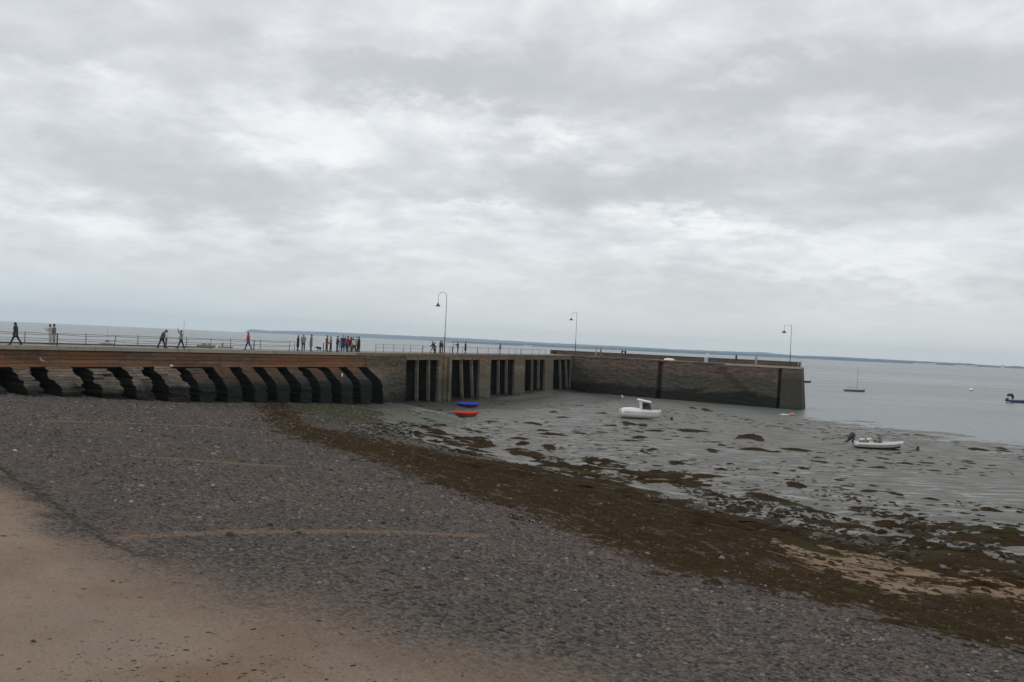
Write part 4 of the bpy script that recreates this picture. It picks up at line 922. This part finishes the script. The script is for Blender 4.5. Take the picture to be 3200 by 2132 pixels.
rub = plain('black_rubber', (.02, .021, .024), .7); navy = plain('navy_grp', (.018, .032, .085), .4); hyp = plain('grey_inflatable_fabric', (.55, .55, .53), .6, 0, .22, 4); woodm = plain('weathered_wood', (.27, .19, .10), .8, 0, .4)
# two tenders
for (px, py, L, m, rz, lab) in ((1463, 1272.5, 3.15, bluem, .08, 'bright blue tender lying on the mud behind the red one'), (1456, 1302, 3.1, redm, -.06, 'bright red tender lying on the mud in front of the blue one')):
    g = empty('dinghy', onmud(px, py)); face(g, rz); tag(g, lab, 'dinghy', 'tenders on the mud')
    k_ = hull(L * .86, 1.0, .22, transom=.7, sheer=.0, inner=False); k_.build('keel', rub if m is bluem else gd, g, True)
    u = hull(L * 1.04, 1.45, .46, transom=.55, sheer=.16, wall=.09, flat=.35, rake=.3, fullness=1.8, tr_up=.12); u.V = [(a, b, c_ + .16) for a, b, c_ in u.V]; u.build('hull', m, g, True)
    for xx in (-.6, .35): MB().box((xx, 0, .48), (.25, 1.25, .035)).build('thwart', wf, g)
# white motor boat aground
g = empty('motorboat', onmud(1999, 1308)); face(g, -.10); g.rotation_euler = (math.radians(3), 0, -.10); tag(g, 'grubby white motorboat with small wheelhouse aground on the mud', 'boat')
hull(5.2, 2.3, 1.15, transom=.9, sheer=.12, rake=.16, fullness=2.6, inner=False).build('hull', gw, g, True)
q = MB(); n = 13          # rounded cover over the cockpit
for i in range(n):
    t = i / (n - 1); x = -2.45 + 3.0 * t; w_ = 1.03; hh_ = .36 * math.sin(math.pi * min(1, .18 + t * .8)) ** .6
    for k in range(9): an = math.pi * k / 8; q.V.append((x, w_ * math.cos(an), 1.13 + hh_ * math.sin(an) ** .7))
for i in range(n - 1):
    for k in range(8): q.F.append((i * 9 + k, i * 9 + k + 1, (i + 1) * 9 + k + 1, (i + 1) * 9 + k))
q.F.append(tuple(range(9))); q.F.append(tuple(range((n - 1) * 9, n * 9))); q.build('cockpit_cover', gw, g, True)
KB = len(bpy.data.objects)
q = MB(); q.add([(.0, -.80, 1.15), (1.7, -.66, 1.15), (1.7, .66, 1.15), (.0, .80, 1.15), (-.15, -.70, 2.55), (1.25, -.58, 2.32), (1.25, .58, 2.32), (-.15, .70, 2.55)], [(0, 1, 5, 4), (1, 2, 6, 5), (2, 3, 7, 6), (3, 0, 4, 7), (4, 5, 6, 7), (3, 2, 1, 0)])
cb = q.build('wheelhouse', gw, g)
q = MB(); q.add([(.30, -.80, 1.42), (1.56, -.70, 1.38), (1.27, -.64, 2.24), (.24, -.74, 2.38)], [(0, 1, 2, 3)]); q.add([(.30, .80, 1.42), (1.56, .70, 1.38), (1.27, .64, 2.24), (.24, .74, 2.38)], [(3, 2, 1, 0)])
q.add([(1.69, -.6, 1.38), (1.69, .6, 1.38), (1.36, .54, 2.22), (1.36, -.54, 2.22)], [(0, 1, 2, 3)]); w1 = q.build('window', glass, cb, fix=False)
w1.modifiers.new('thickness', 'SOLIDIFY').thickness = .02
q = MB().box((.52, 0, 2.52), (1.95, 1.6, .12), 0, 0, .16, .04); q.build('cabin_roof', wf, g)
MB().box((0, -1.12, .98), (4.4, .05, .05), -.0, 0, 0, .01).build('rubbing_strake', gd, g)
q = MB(); q.tube([(1.5, -.55, 1.25), (2.0, -.4, 1.55), (2.75, 0, 1.62), (2.0, .4, 1.55), (1.5, .55, 1.25)], .018, 6); q.build('bow_rail', m_iron, g)
q = MB(); q.box((-2.75, 0, 1.05), (.32, .36, .5), 0, 0, .15, .06); q.box((-2.82, 0, .45), (.14, .12, .9)); q.build('outboard_motor', gw, g)
# inflatable with outboard on the mud
g = empty('inflatable_boat', onmud(2742, 1401)); g.rotation_euler = (0, 0, -.13); tag(g, 'grey inflatable boat with tilted outboard and radar arch on wet mud', 'inflatable boat')
q = MB(); path = [(-2.65, -.78, .36), (-2.3, -.80, .35), (-1, -.82, .36), (.4, -.82, .40), (1.5, -.68, .50), (2.25, -.38, .64), (2.65, 0, .78), (2.25, .38, .64), (1.5, .68, .50), (.4, .82, .40), (-1, .82, .36), (-2.3, .80, .35), (-2.65, .78, .36)]
q.tube(path, [.12, .25, .27, .27, .25, .20, .15, .20, .25, .27, .27, .25, .12], 14); q.build('tube', hyp, g, True)
h_ = hull(4.7, 1.45, .42, transom=.9, sheer=.2, floor=.3, wall=.05); h_.V = [(a, b, c_ - .02) for a, b, c_ in h_.V]; h_.build('hull', gd, g, True)
q = MB(); q.tube([(-2.4, -1.07, .36), (-1, -1.10, .37), (.4, -1.10, .41), (1.5, -.94, .52), (2.2, -.62, .66)], .03, 6); q.build('rubbing_strake', rub, g)
q = MB(); q.cap((-3.0, 0, .98), (-2.72, 0, 1.30), .25, .34, 12, (1, .8, 1)); q.tube([(-2.9, 0, .9), (-3.2, 0, .62), (-3.42, 0, .50)], [.16, .12, .09], 8); q.cap((-3.38, 0, .55), (-3.6, 0, .44), .07, .05, 8); q.lathe([(.02, -.02), (.17, 0), (.02, .02)], (-3.6, 0, .42), 6); q.box((-2.62, 0, .72), (.14, .4, .6), 0, 0, .3, .03)
q.build('outboard_motor', plain('outboard_cowl', (.032, .034, .037), .55, 0, .4, 8), g, True)
q = MB(); q.box((-1.45, 0, .62), (.9, .75, .5), 0, 0, 0, .06); q.build('seat', woodm, g)
q = MB(); q.cap((-1.9, -.35, .88), (-1.6, -.3, .90), .14, .12, 10); q.cap((-1.05, -.1, .92), (-.8, -.05, .98), .16, .13, 10); q.build('cushion', wf, g, True)
q = MB(); q.cap((-.45, -.2, .8), (-.2, .1, .78), .15, .17, 10); q.build('cover', plain('dull_brown_cloth', (.2, .15, .1), .9), g, True)
q = MB()
for sg in (-1, 1): q.tube([(.15, sg * .6, .5), (.28, sg * .58, .95), (.18, sg * .54, 1.35), (-.1, sg * .5, 1.55), (-.45, sg * .48, 1.60)], [.05, .05, .045, .04, .03], 8)
q.tube([(-.1, -.5, 1.55), (-.1, .5, 1.55)], .04, 8); q.box((-.2, 0, 1.59), (.6, .95, .05)); q.cap((.16, -.1, .75), (.2, .1, 1.1), .17, .17, 10); q.build('arch', plain('arch_grey', (.12, .125, .12), .5, 0, .5, 6), g, True)
# floats and marks
p = onz(2476, 1299, SEAZ); g = empty('buoy', p); tag(g, 'orange mooring buoy with white float lying at the foot of the pier head', 'buoy')
q = MB(); q.cap((-.25, 0, .18), (.2, .1, .2), .24, .26, 14); q.build('body', plain('orange_plastic', (.6, .22, .14), .45, 0, .3, 4), g, True)
q = MB(); q.tube([(-2.1, .3, .06), (-1.5, .1, .1), (-.9, -.1, .08), (-.4, 0, .12)], [.05, .14, .13, .04], 8); q.build('rope_float', wf, g, True)
p = onmud(2868, 1408); q = MB(); q.tube([(0, 0, -.2), (.03, 0, .35)], [.05, .04], 6)
for k in range(60):
    a = random.uniform(0, 6.28); z_ = random.uniform(.0, .4); r_ = random.uniform(.06, .18); q.box((r_ * math.cos(a) * .6, r_ * math.sin(a) * .6, z_), (.10, .02, .16), a, random.uniform(-1, 1), random.uniform(-.6, .6))
o = q.build('mooring_post', plain('green_weed', (.09, .10, .035), .8, 0, .5, 6)); o.location = p; tag(o, 'short stake tufted with green weed right of the inflatable', 'post')
p = onmud(2099, 1313); q = MB(); q.cap((0, 0, .1), (0, 0, .32), .2, .14, 10); q.tube([(-.1, 0, .38), (0, 0, .46), (.1, 0, .38)], .03, 6); o = q.build('mooring_block', rub, None, True); o.location = p; tag(o, 'small black mooring weight on the mud right of the motorboat', 'mooring')
def rope(label, pts):
    P_ = [onmud(*p_) + Vector((0, 0, dz)) for p_, dz in pts]; q = MB(); L_ = []
    for a_, b_ in zip(P_[:-1], P_[1:]):
        for k in range(5): v_ = a_.lerp(b_, k / 5); v_.z = max(v_.z, gz(v_.x, v_.y) + .02); L_.append(v_)
    q.tube(L_ + [P_[-1]], .025, 6); o = q.build('mooring_rope', rub); tag(o, label, 'rope')
rope('mooring rope running from the grey inflatable to the green tufted stake', [((2822, 1392), .3), ((2842, 1396), .04), ((2868, 1408), .15)])
rope('rope trailing over the mud to the left of the grey inflatable', [((2660, 1388), .2), ((2640, 1389), .04), ((2600, 1388), .03)])
rope('slack rope on the mud ahead of the white motorboat', [((2066, 1292), .9), ((2078, 1306), .05), ((2097, 1313), .1)])
# ---- boats afloat
g = empty('sailboat', onz(2670, 1224, SEAZ)); g.rotation_euler = (math.radians(-2), 0, .03); tag(g, 'small grey sailing dinghy with bare mast moored right of the pier head', 'sailboat')
h_ = hull(6.2, 1.9, .72, transom=.7, sheer=.2, inner=False); h_.V = [(a, b, c_ - .15) for a, b, c_ in h_.V]; h_.build('hull', plain('grey_hull', (.10, .11, .115), .5), g, True)
MB().box((.4, 0, .66), (3.0, 1.2, .22), 0, 0, 0, .08).build('cabin', wf, g); q = MB(); q.tube([(.8, 0, .5), (.95, 0, 7.6)], [.06, .035], 8); q.build('mast', m_pole, g); q = MB(); q.tube([(.8, 0, 1.35), (-2.2, 0, 1.2)], .05, 8); q.build('boom', m_pole, g)
g = empty('inflatable_boat', onz(3196, 1259, SEAZ)); g.rotation_euler = (0, 0, .02); tag(g, 'navy inflatable boat with black outboard afloat, cut by the right border', 'inflatable boat')
q = MB(); path = [(-4.3, -.9, .38), (-3.6, -.95, .36), (-1, -.95, .36), (1.8, -.9, .42), (3.2, -.55, .6), (3.8, 0, .75), (3.2, .55, .6), (1.8, .9, .42), (-1, .95, .36), (-3.6, .95, .36), (-4.3, .9, .38)]
q.tube(path, [.15, .32, .34, .34, .28, .2, .28, .34, .34, .32, .15], 12); q.build('tube', navy, g, True)
h_ = hull(7.0, 1.9, .6, transom=.9, floor=.42); h_.V = [(a - .3, b, c_ - .2) for a, b, c_ in h_.V]; h_.build('hull', wf, g, True)
MB().box((-.6, 0, .95), (4.4, 1.1, .12), 0, 0, 0, .04).build('deck_board', wf, g)
q = MB(); q.cap((-4.1, 0, 1.95), (-3.3, 0, 2.05), .38, .42, 12, (1, .8, 1)); q.cap((-2.95, 0, 1.9), (-2.8, 0, 1.05), .40, .26, 12); q.build('outboard_motor', plain('outboard_black', (.014, .03, .035), .4), g, True)
q = MB(); q.box((-3.7, 0, .95), (.9, .9, .6), 0, 0, 0, .1); q.build('engine_well', wf, g); q = MB(); q.cap((-4.6, .1, .6), (-4.2, 0, .95), .3, .34, 10); q.build('cover', navy, g, True)
g = empty('motorboat', onz(2512, 1195.5, SEAZ)); face(g, .1); tag(g, 'white boat mostly hidden behind the pier head', 'boat'); h_ = hull(5.5, 1.9, .7, inner=False); h_.V = [(a, b, c_ - .1) for a, b, c_ in h_.V]; h_.build('hull', rub, g, True); MB().box((0.2, 0, .85), (4.4, 1.5, .45), 0, 0, 0, .15).build('cabin', wf, g)
g = empty('motorboat', onz(331, 1075, SEAZ)); face(g, math.pi + .1); tag(g, 'white cabin boat with thin mast seen through the left railing', 'boat'); hull(7.4, 2.4, 1.1, inner=False).build('hull', wf, g, True); MB().box((-.8, 0, 1.4), (1.8, 1.4, 1.0), 0, 0, 0, .2).build('cabin', plain('dark_canopy', (.08, .08, .09), .7), g); q = MB(); q.tube([(-.6, 0, 1), (-.6, 0, 8.2)], .05, 6); q.build('mast', m_pole, g)
g = empty('oyster_barge', onz(644, 1086, SEAZ)); tag(g, 'flat yellowish work barge with gear on deck, seen over the left railing', 'barge')
MB().box((0, 0, .75), (9.5, 3.4, 1.1), 0, 0, 0, .1).build('hull', woodm, g); q = MB(); [q.box((random.uniform(-2, 1.5), random.uniform(-1, 1), 1.7), (.9, .8, random.uniform(.5, 1.5)), random.uniform(0, 1), 0, 0, .08) for k in range(6)]; q.build('cargo', plain('pale_crates', (.33, .32, .28), .8, 0, .4), g); q = MB(); q.tube([(0, 0, 1), (.4, 0, 3.4)], .05, 6); q.build('mast', m_iron, g)
g = empty('oyster_barge', onz(704, 1088.5, SEAZ)); tag(g, 'low brown work barge with a dark helm stand, right of the yellowish one', 'barge')
MB().box((0, 0, .6), (7.8, 3.0, .8), 0, 0, 0, .08).build('hull', woodm, g); q = MB(); q.box((-1.6, 0, 1.8), (.5, .6, 1.6)); q.box((-1.4, 0, 2.6), (1.3, .7, .25)); q.build('helm_stand', m_iron, g)
p = onz(3035, 1222, SEAZ); q = MB(); q.lathe([(.05, 0), (.7, .1), (.85, .5), (.5, .95), (.1, 1.05)], (0, 0, 0), 14); o = q.build('buoy', wf, None, True); o.location = p; tag(o, 'pale round buoy floating far out on the right', 'buoy')
# ---- white things on the outer arm
p, dv = ondeck(2092, 1.0); g = empty('upturned_boat', (p[0], p[1], DECK), math.atan2(DC.y, DC.x)); tag(g, 'small white upturned boat lying on top of the outer wall', 'boat')
q = MB(); n = 15
for i in range(n):
    t = i / (n - 1); w_ = .52 * max(.15, math.sin(math.pi * (.12 + .82 * t))) ** .5; h_ = .42 * max(.3, math.sin(math.pi * (.14 + .78 * t))) ** .4
    for k in range(9): an = math.pi * k / 8; q.V.append((-1.1 + 2.2 * t, w_ * math.cos(an), .06 + h_ * math.sin(an) ** .8))
for i in range(n - 1):
    for k in range(8): q.F.append((i * 9 + k, i * 9 + k + 1, (i + 1) * 9 + k + 1, (i + 1) * 9 + k))
q.F.append(tuple(range(9))); q.F.append(tuple(range((n - 1) * 9, n * 9))); q.build('hull', wf, g, True)
MB().box((0, 0, .06), (2.3, 1.12, .05), 0, 0, 0, .02).build('gunwale', gw, g)
p, dv = ondeck(2206, .6); g = empty('cabinet', (p[0], p[1], DECK), math.atan2(DC.y, DC.x)); tag(g, 'pale blue-white electrical cabinet on the edge of the outer arm', 'cabinet')
MB().box((0, 0, .5), (.62, .42, 1.0), 0, 0, 0, .02).build('body', plain('pale_cabinet_paint', (.55, .62, .66), .5, 0, .1), g); MB().box((0, 0, 1.03), (.72, .52, .06), 0, 0, 0, .01).build('lid', wf, g); MB().box((0, -.222, .5), (.5, .02, .82)).build('door', plain('cabinet_door_paint', (.40, .48, .54), .5), g)
# ------------------------------------------------------------------ seaweed clumps, stones and shingle
weedm, nt, bs = newmat('wet_seaweed'); P = POS(nt); n = NOISE(nt, P, 6, 4, .7)
rr = N(nt, 'ShaderNodeAttribute', None, attribute_name='rnd').outputs['Fac']
c = MIX(nt, n, (.014, .010, .005), (.062, .040, .020)); c = MIX(nt, M(nt, 'MULTIPLY', SS(nt, rr, .9, .98), .6), c, (.05, .055, .022)); nt.links.new(c, bs.inputs['Base Color']); bs.inputs['Roughness'].default_value = .8; bs.inputs['Specular IOR Level'].default_value = .03
def lump(rx, ry, h, seed, n=40, m=8):
    """irregular low mound with ragged outline, height at the edge below zero"""
    r = np.random.default_rng(seed); ph = r.uniform(0, 6.28, 6); jr = r.uniform(-1, 1, n); V_ = [(0, 0, h)]; F_ = []
    for j in range(1, m + 1):
        t = j / m
        for k in range(n):
            a = 2 * math.pi * k / n; e = max(.28, 1 + .30 * math.sin(2 * a + ph[0]) + .26 * math.sin(3 * a + ph[1]) + .22 * math.sin(5 * a + ph[2]) + .16 * math.sin(9 * a + ph[4]) + .13 * jr[k])
            z_ = h * (1 - t ** 1.6) * (1 + .5 * math.sin(a * 2 + ph[3]) * t + .35 * r.uniform(-1, 1)) - .05 * t
            V_.append((rx * t * e * math.cos(a), ry * t * e * math.sin(a), z_))
    for k in range(n): F_.append((0, 1 + k, 1 + (k + 1) % n))
    for j in range(m - 1):
        for k in range(n): a_, b_ = 1 + j * n + k, 1 + j * n + (k + 1) % n; F_.append((a_, a_ + n, b_ + n, b_))
    return V_, F_
CL = [(2348, 1368, 92, 16), (2160, 1347, 100, 8), (2360, 1405, 88, 9), (2487, 1406, 84, 8), (2226, 1408, 44, 8), (1995, 1368, 46, 9), (1970, 1378, 60, 6), (2420, 1413, 44, 5), (2048, 1346, 74, 5), (2115, 1450, 60, 12), (2255, 1468, 52, 8), (2510, 1465, 36, 6), (2487, 1520, 72, 18),
      (2745, 1463, 62, 7), (2832, 1449, 46, 6), (3052, 1405, 50, 7), (3128, 1402, 30, 5), (2390, 1560, 92, 20), (2315, 1592, 50, 14), (2052, 1476, 60, 11), (2215, 1490, 94, 11), (2110, 1500, 130, 12), (1716, 1400, 50, 15), (1628, 1389, 34, 14), (1722, 1358, 88, 8), (1625, 1371, 70, 7), (1695, 1346, 60, 6),
      (1762, 1305, 44, 5), (1662, 1323, 48, 6), (1530, 1318, 40, 5), (1620, 1420, 100, 15), (1500, 1386, 64, 18), (1850, 1435, 96, 8), (1900, 1441, 50, 8), (2164, 1276, 22, 5), (2206, 1282, 30, 7), (1882, 1292, 48, 5), (1963, 1325, 60, 9), (2010, 1330, 44, 8), (1730, 1288, 24, 5), (2730, 1520, 30, 6), (2620, 1500, 44, 5),
      (2800, 1545, 60, 6), (3090, 1593, 44, 10), (2255, 1392, 20, 6), (1880, 1453, 40, 9), (2040, 1405, 40, 7), (2650, 1555, 40, 6), (2160, 1515, 44, 8), (2230, 1548, 60, 9), (2040, 1540, 70, 9), (2540, 1600, 100, 12), (2470, 1575, 80, 10), (2680, 1590, 60, 8), (2910, 1560, 50, 6), (2970, 1640, 60, 8), (2850, 1650, 90, 12), (3120, 1660, 70, 9), (2580, 1640, 110, 16), (2760, 1690, 130, 18), (2900, 1705, 120, 16), (3050, 1740, 120, 20), (3170, 1700, 90, 14), (2500, 1690, 120, 16), (2640, 1715, 100, 18), (2820, 1745, 90, 14), (2950, 1790, 120, 16), (3130, 1800, 110, 14)]
for i, (px, py, wp, hp) in enumerate(CL):
    c_ = ground(px, py); d = (c_ - EYE).length; rx = wp / 2 / FPX * d; ry = min(max(rx * .55, hp * .8 / FPX * d * d / (EYE.z - c_.z) * .5), 2.4); h = max(.05, min(hp * .6 / FPX * d, .45))
    V_, F_ = lump(rx, ry, h, i + 5); me = mesh_np('seaweed_clump', [(a, b, z_) for a, b, z_ in V_], F_); setat(me, 'rnd', np.full(len(V_), random.random()))
    o = link('seaweed_clump', me, weedm, smooth=True); o.location = c_; o.rotation_euler = (0, 0, random.uniform(-.25, .25)); tag(o, 'dark ragged mound of seaweed lying on the grey mud', 'seaweed', 'seaweed mounds scattered over the mud')
# further mounds crowding the fringe of the mud
r9 = np.random.default_rng(91); cnt = 0
while cnt < 230:
    px, py = r9.uniform(1300, 3250), r9.uniform(1330, 1860); c_ = onz(px, py, -.02); c_.z = gz(c_.x, c_.y)
    dd = float(seg_sd(np.array([c_.x]), np.array([c_.y]), fringe)[0]); tt = float(seg_sd(np.array([c_.x]), np.array([c_.y]), tan_p)[0])
    if dd < -2 + r9.exponential(-1.0 if False else 1.2) * -1 or (tt > .3 and r9.random() > .35): continue
    if float(fbm(np.array([c_.x * .16]), np.array([c_.y * .2]), 3, 61)[0]) < -.06: continue
    rx = math.exp(r9.normal(-.1, .55)); ry = rx * r9.uniform(.2, .5); h = r9.uniform(.08, .24)
    V_, F_ = lump(rx, ry, h, 300 + cnt, 18, 5); me = mesh_np('seaweed_clump', V_, F_); setat(me, 'rnd', np.full(len(V_), r9.random()))
    o = link('seaweed_clump', me, weedm, smooth=True); o.location = c_; o.rotation_euler = (0, 0, r9.normal(-.35, .3)); tag(o, 'dark ragged mound of seaweed in the crowded fringe between mud and weed band', 'seaweed', 'seaweed mounds crowding the fringe of the mud'); cnt += 1
# scatter helper: thousands of small shapes in one mesh
def scatter(name, pts, sx, sy, sz, rot, mat, seed, tpl='oct', sink=.35):
    r = np.random.default_rng(seed); n = len(pts)
    if tpl == 'oct':
        T = np.array([(1, 0, 0), (.35, .9, .1), (-.8, .6, 0), (-.9, -.5, .1), (.3, -1, 0), (.55, .1, .72), (-.35, .42, .75), (-.25, -.5, .68)], float); FT = np.array([(0, 1, 5), (1, 6, 5), (1, 2, 6), (2, 7, 6), (2, 3, 7), (3, 4, 7), (4, 5, 7), (4, 0, 5), (5, 6, 7)])
    V0 = T[None] * (1 + r.uniform(-.25, .25, (n, len(T), 3))); V0 = V0 * np.stack([sx, sy, sz], 1)[:, None]
    c_, s_ = np.cos(rot)[:, None], np.sin(rot)[:, None]; Xn = V0[..., 0] * c_ - V0[..., 1] * s_; Yn = V0[..., 0] * s_ + V0[..., 1] * c_
    Z_ = hfun(pts[:, 0], pts[:, 1])
    Vv = np.stack([Xn + pts[:, :1], Yn + pts[:, 1:2], V0[..., 2] - (sz * sink)[:, None] * (np.arange(len(T)) < 5)[None] + Z_[:, None]], -1).reshape(-1, 3)
    Fv_ = (FT[None] + (np.arange(n) * len(T))[:, None, None]).reshape(-1, 3); me = mesh_np(name, Vv, Fv_); setat(me, 'rnd', np.repeat(r.uniform(0, 1, n), len(T))); setat(me, 'rnd2', np.repeat(r.uniform(0, 1, n), len(T)))
    return link(name, me, mat)
def rpts(n, x0, x1, y0, y1, seed, dens=None):
    r = np.random.default_rng(seed); p = np.stack([r.uniform(x0, x1, n), y0 * (y1 / y0) ** r.uniform(0, 1, n)], 1)
    lim = .60 * p[:, 1] + 3; p = p[np.abs(p[:, 0]) < lim]; return p
pebm, nt, bs = newmat('shingle_stones'); r1 = N(nt, 'ShaderNodeAttribute', None, attribute_name='rnd').outputs['Fac']; r2 = N(nt, 'ShaderNodeAttribute', None, attribute_name='rnd2').outputs['Fac']
rp = N(nt, 'ShaderNodeValToRGB', {0: r1}); cr = rp.color_ramp; cr.elements[0].color = (.022, .022, .022, 1); cr.elements[1].position = 1; cr.elements[1].color = (.30, .28, .25, 1)
for p_, c_ in ((.22, (.052, .048, .047)), (.5, (.096, .082, .077)), (.75, (.145, .124, .112)), (.9, (.18, .158, .140)), (.975, (.235, .215, .195))):
    e = cr.elements.new(p_); e.color = (*c_, 1)
nt.links.new(MIX(nt, M(nt, 'MULTIPLY', r2, .35), rp.outputs[0], MIX(nt, NOISE(nt, POS(nt), 3, 3), (.052, .056, .053), (.098, .078, .074))), bs.inputs['Base Color']); bs.inputs['Roughness'].default_value = .8; bs.inputs['Specular IOR Level'].default_value = .05
def dist_at(p, poly): return seg_sd(p[:, 0], p[:, 1], poly)
R_ = np.random.default_rng(11)
p = rpts(150000, -50, 50, 15, 115, 1); ds = dist_at(p, sand_p); dw = dist_at(p, weed_p); dm = dist_at(p, mud_p); s_ = sdist(p[:, 0], p[:, 1])
nz = 5 * fbm(p[:, 0] * .35, p[:, 1] * .35, 4, 5)
dl = np.minimum(np.minimum(seg_sd(p[:, 0], p[:, 1], lines[0], False), seg_sd(p[:, 0], p[:, 1], lines[1], False)), seg_sd(p[:, 0], p[:, 1], lines[2], False))
keep = (dl > R_.uniform(.1, .6, len(p))) & (ds + nz < -.2) & (dm < 0) & (s_ > 0) & ((dw + nz * .6 < 0) | (R_.uniform(0, 1, len(p)) < .10)) & (R_.uniform(0, 1, len(p)) < np.clip((-ds - 1) / np.where(p[:, 0] < -12, 2.5, 8), .06, 1)); p = p[keep]
n = len(p); sz = np.exp(R_.normal(-3.2, .42, n)) * (1 + p[:, 1] / 130); sz = np.clip(sz, .02, .17)
tag(scatter('pebbles', p, sz * 1.15, sz * R_.uniform(.55, .8, n), sz * R_.uniform(.4, .8, n), R_.normal(-.1, .6, n), pebm, 3), 'dark purple-grey shingle covering the upper beach', 'pebbles', kind='stuff')
# sparse dark flecks on the sand
p = rpts(110000, -40, 20, 12, 60, 2); ds = dist_at(p, sand_p); k = (ds + 3 * fbm(p[:, 0] * .3, p[:, 1] * .3, 3, 8) > 0) & (R_.uniform(0, 1, len(p)) < .5 * np.clip(2.5 * fbm(p[:, 0] * .2, p[:, 1] * .25, 3, 14) + .4, .08, 1)); p = p[k]; n = len(p); sz = np.exp(R_.normal(-4.3, .55, n))
tag(scatter('sand_debris', p, sz * 1.8, sz * .7, sz * .4, R_.normal(.5, .5, n), weedm, 5), 'scattered dark flecks of weed and shell on the sand', 'debris', kind='stuff')
# thick carpet of weed
p = rpts(90000, -50, 60, 20, 115, 4); dw = dist_at(p, weed_p) - .6 + 8 * fbm(p[:, 0] * .3, p[:, 1] * .3, 4, 6); dt = dist_at(p, tan_p); k = (dw > R_.normal(-.2, .9, len(p))) & (fbm(p[:, 0] * .45, p[:, 1] * .45, 4, 71) < .13) & ((dt < -.3) | (R_.uniform(0, 1, len(p)) < .25)); p = p[k]; n = len(p); sz = np.exp(R_.normal(-2.4, .5, n))
ang = math.radians(-63)
tag(scatter('seaweed_band', p, sz * 1.7, sz * .8, sz * .55, ang + R_.normal(0, .6, n), weedm, 7), 'broad band of brown seaweed left by the tide between shingle and mud', 'seaweed', kind='stuff')
# rubble and weed on the fringe of the mud
rockm, nt, bs = newmat('fringe_rubble'); r1 = N(nt, 'ShaderNodeAttribute', None, attribute_name='rnd').outputs['Fac']
rp = N(nt, 'ShaderNodeValToRGB', {0: r1}); cr = rp.color_ramp; cr.elements[0].color = (.012, .010, .006, 1); cr.elements[1].position = 1; cr.elements[1].color = (.22, .18, .14, 1)
for p_, c_ in ((.5, (.036, .026, .015)), (.75, (.040, .040, .034)), (.88, (.075, .068, .056)), (.95, (.13, .11, .09))):
    e = cr.elements.new(p_); e.color = (*c_, 1)
nt.links.new(rp.outputs[0], bs.inputs['Base Color']); bs.inputs['Roughness'].default_value = .8; bs.inputs['Specular IOR Level'].default_value = .05
p = rpts(60000, -30, 60, 24, 112, 9); df = dist_at(p, fringe); cl_ = fbm(p[:, 0] * .35 + p[:, 1] * .12, p[:, 1] * .2, 4, 33)
k = ((df + 5 * cl_ > -1.0) & (cl_ > -.02) & (dist_at(p, tan_p) < 0) ) | ((df > -14) & (sdist(p[:, 0], p[:, 1]) < 0) & (cl_ > .12) & (R_.uniform(0, 1, len(p)) < .2)); p = p[k]; n = len(p); sz = np.exp(R_.normal(-2.1, .5, n))
tag(scatter('shore_rubble', p, sz * 1.4, sz * .9, sz * .5, R_.uniform(0, 6.28, n), rockm, 8), 'loose rubble and torn weed along the edge of the mud', 'rubble', kind='stuff')
# fine scraps over the open mud
p = rpts(16000, -20, 90, 38, 150, 12); s_ = sdist(p[:, 0], p[:, 1]); cl_ = fbm(p[:, 0] * .12, p[:, 1] * .07, 4, 44)
k = (s_ < -1) & (s_ > -72) & (cl_ > -.05) & (R_.uniform(0, 1, len(p)) < .40); p = p[k]; n = len(p); sz = np.exp(R_.normal(-2.3, .55, n))
tag(scatter('weed_scraps', p, sz * 2.8, sz * .9, sz * .35, R_.normal(0, .4, n), weedm, 13), 'thin scraps of weed strewn over the open mud', 'seaweed', kind='stuff')
# a few single things lying on the beach
def stone(px, py, w_, col, label, nm='stone', cat='stone', flat=.5, seed=1):
    c_ = ground(px, py); d = (c_ - EYE).length; r_ = w_ / 2 / FPX * d; V_, F_ = lump(r_, r_ * .8, r_ * flat, seed, 14, 5); me = mesh_np(nm, V_, F_)
    o = link(nm, me, plain(nm + '_surface', col, .8, 0, .3, 8), smooth=True); o.location = c_; tag(o, label, cat)
stone(46, 1409, 16, (.5, .48, .45), 'pale chalky stone on the shingle at the far left edge', seed=2)
stone(1687, 1635, 15, (.42, .40, .33), 'whitish shell at the lower edge of the seaweed band', 'shell', 'shell', seed=3)
stone(1457, 1812, 26, (.26, .19, .13), 'flat tan stone in the dark shingle at bottom centre', seed=4)
stone(207, 1567, 19, (.025, .022, .02), 'black lump of weed beside the sand at the left', 'seaweed_clump', 'seaweed', seed=6)
stone(616, 1742, 18, (.02, .023, .024), 'small blackish stone where sand turns to shingle', seed=7)
stone(104, 2006, 27, (.035, .04, .035), 'dark wet clump at the bottom left corner of the sand', 'seaweed_clump', 'seaweed', seed=8)
stone(352, 1817, 34, (.03, .038, .022), 'greenish black scrap of weed on open sand', 'seaweed_clump', 'seaweed', .2, 9)
stone(258, 1841, 38, (.03, .028, .022), 'thin dark strand of weed left of the greenish scrap', 'seaweed_clump', 'seaweed', .12, 10)
stone(1105, 1965, 18, (.03, .026, .022), 'small dark stone on the sand at bottom centre left', seed=11)
stone(1810, 2003, 30, (.03, .026, .022), 'long dark stone in the shingle near the bottom edge', seed=12)
stone(2335, 1729, 16, (.5, .42, .32), 'pale splinter of shell lying on the brown seaweed', 'shell', 'shell', .2, 13)
stone(2897, 2086, 20, (.26, .25, .20), 'pale oval stone at lower right', seed=14)
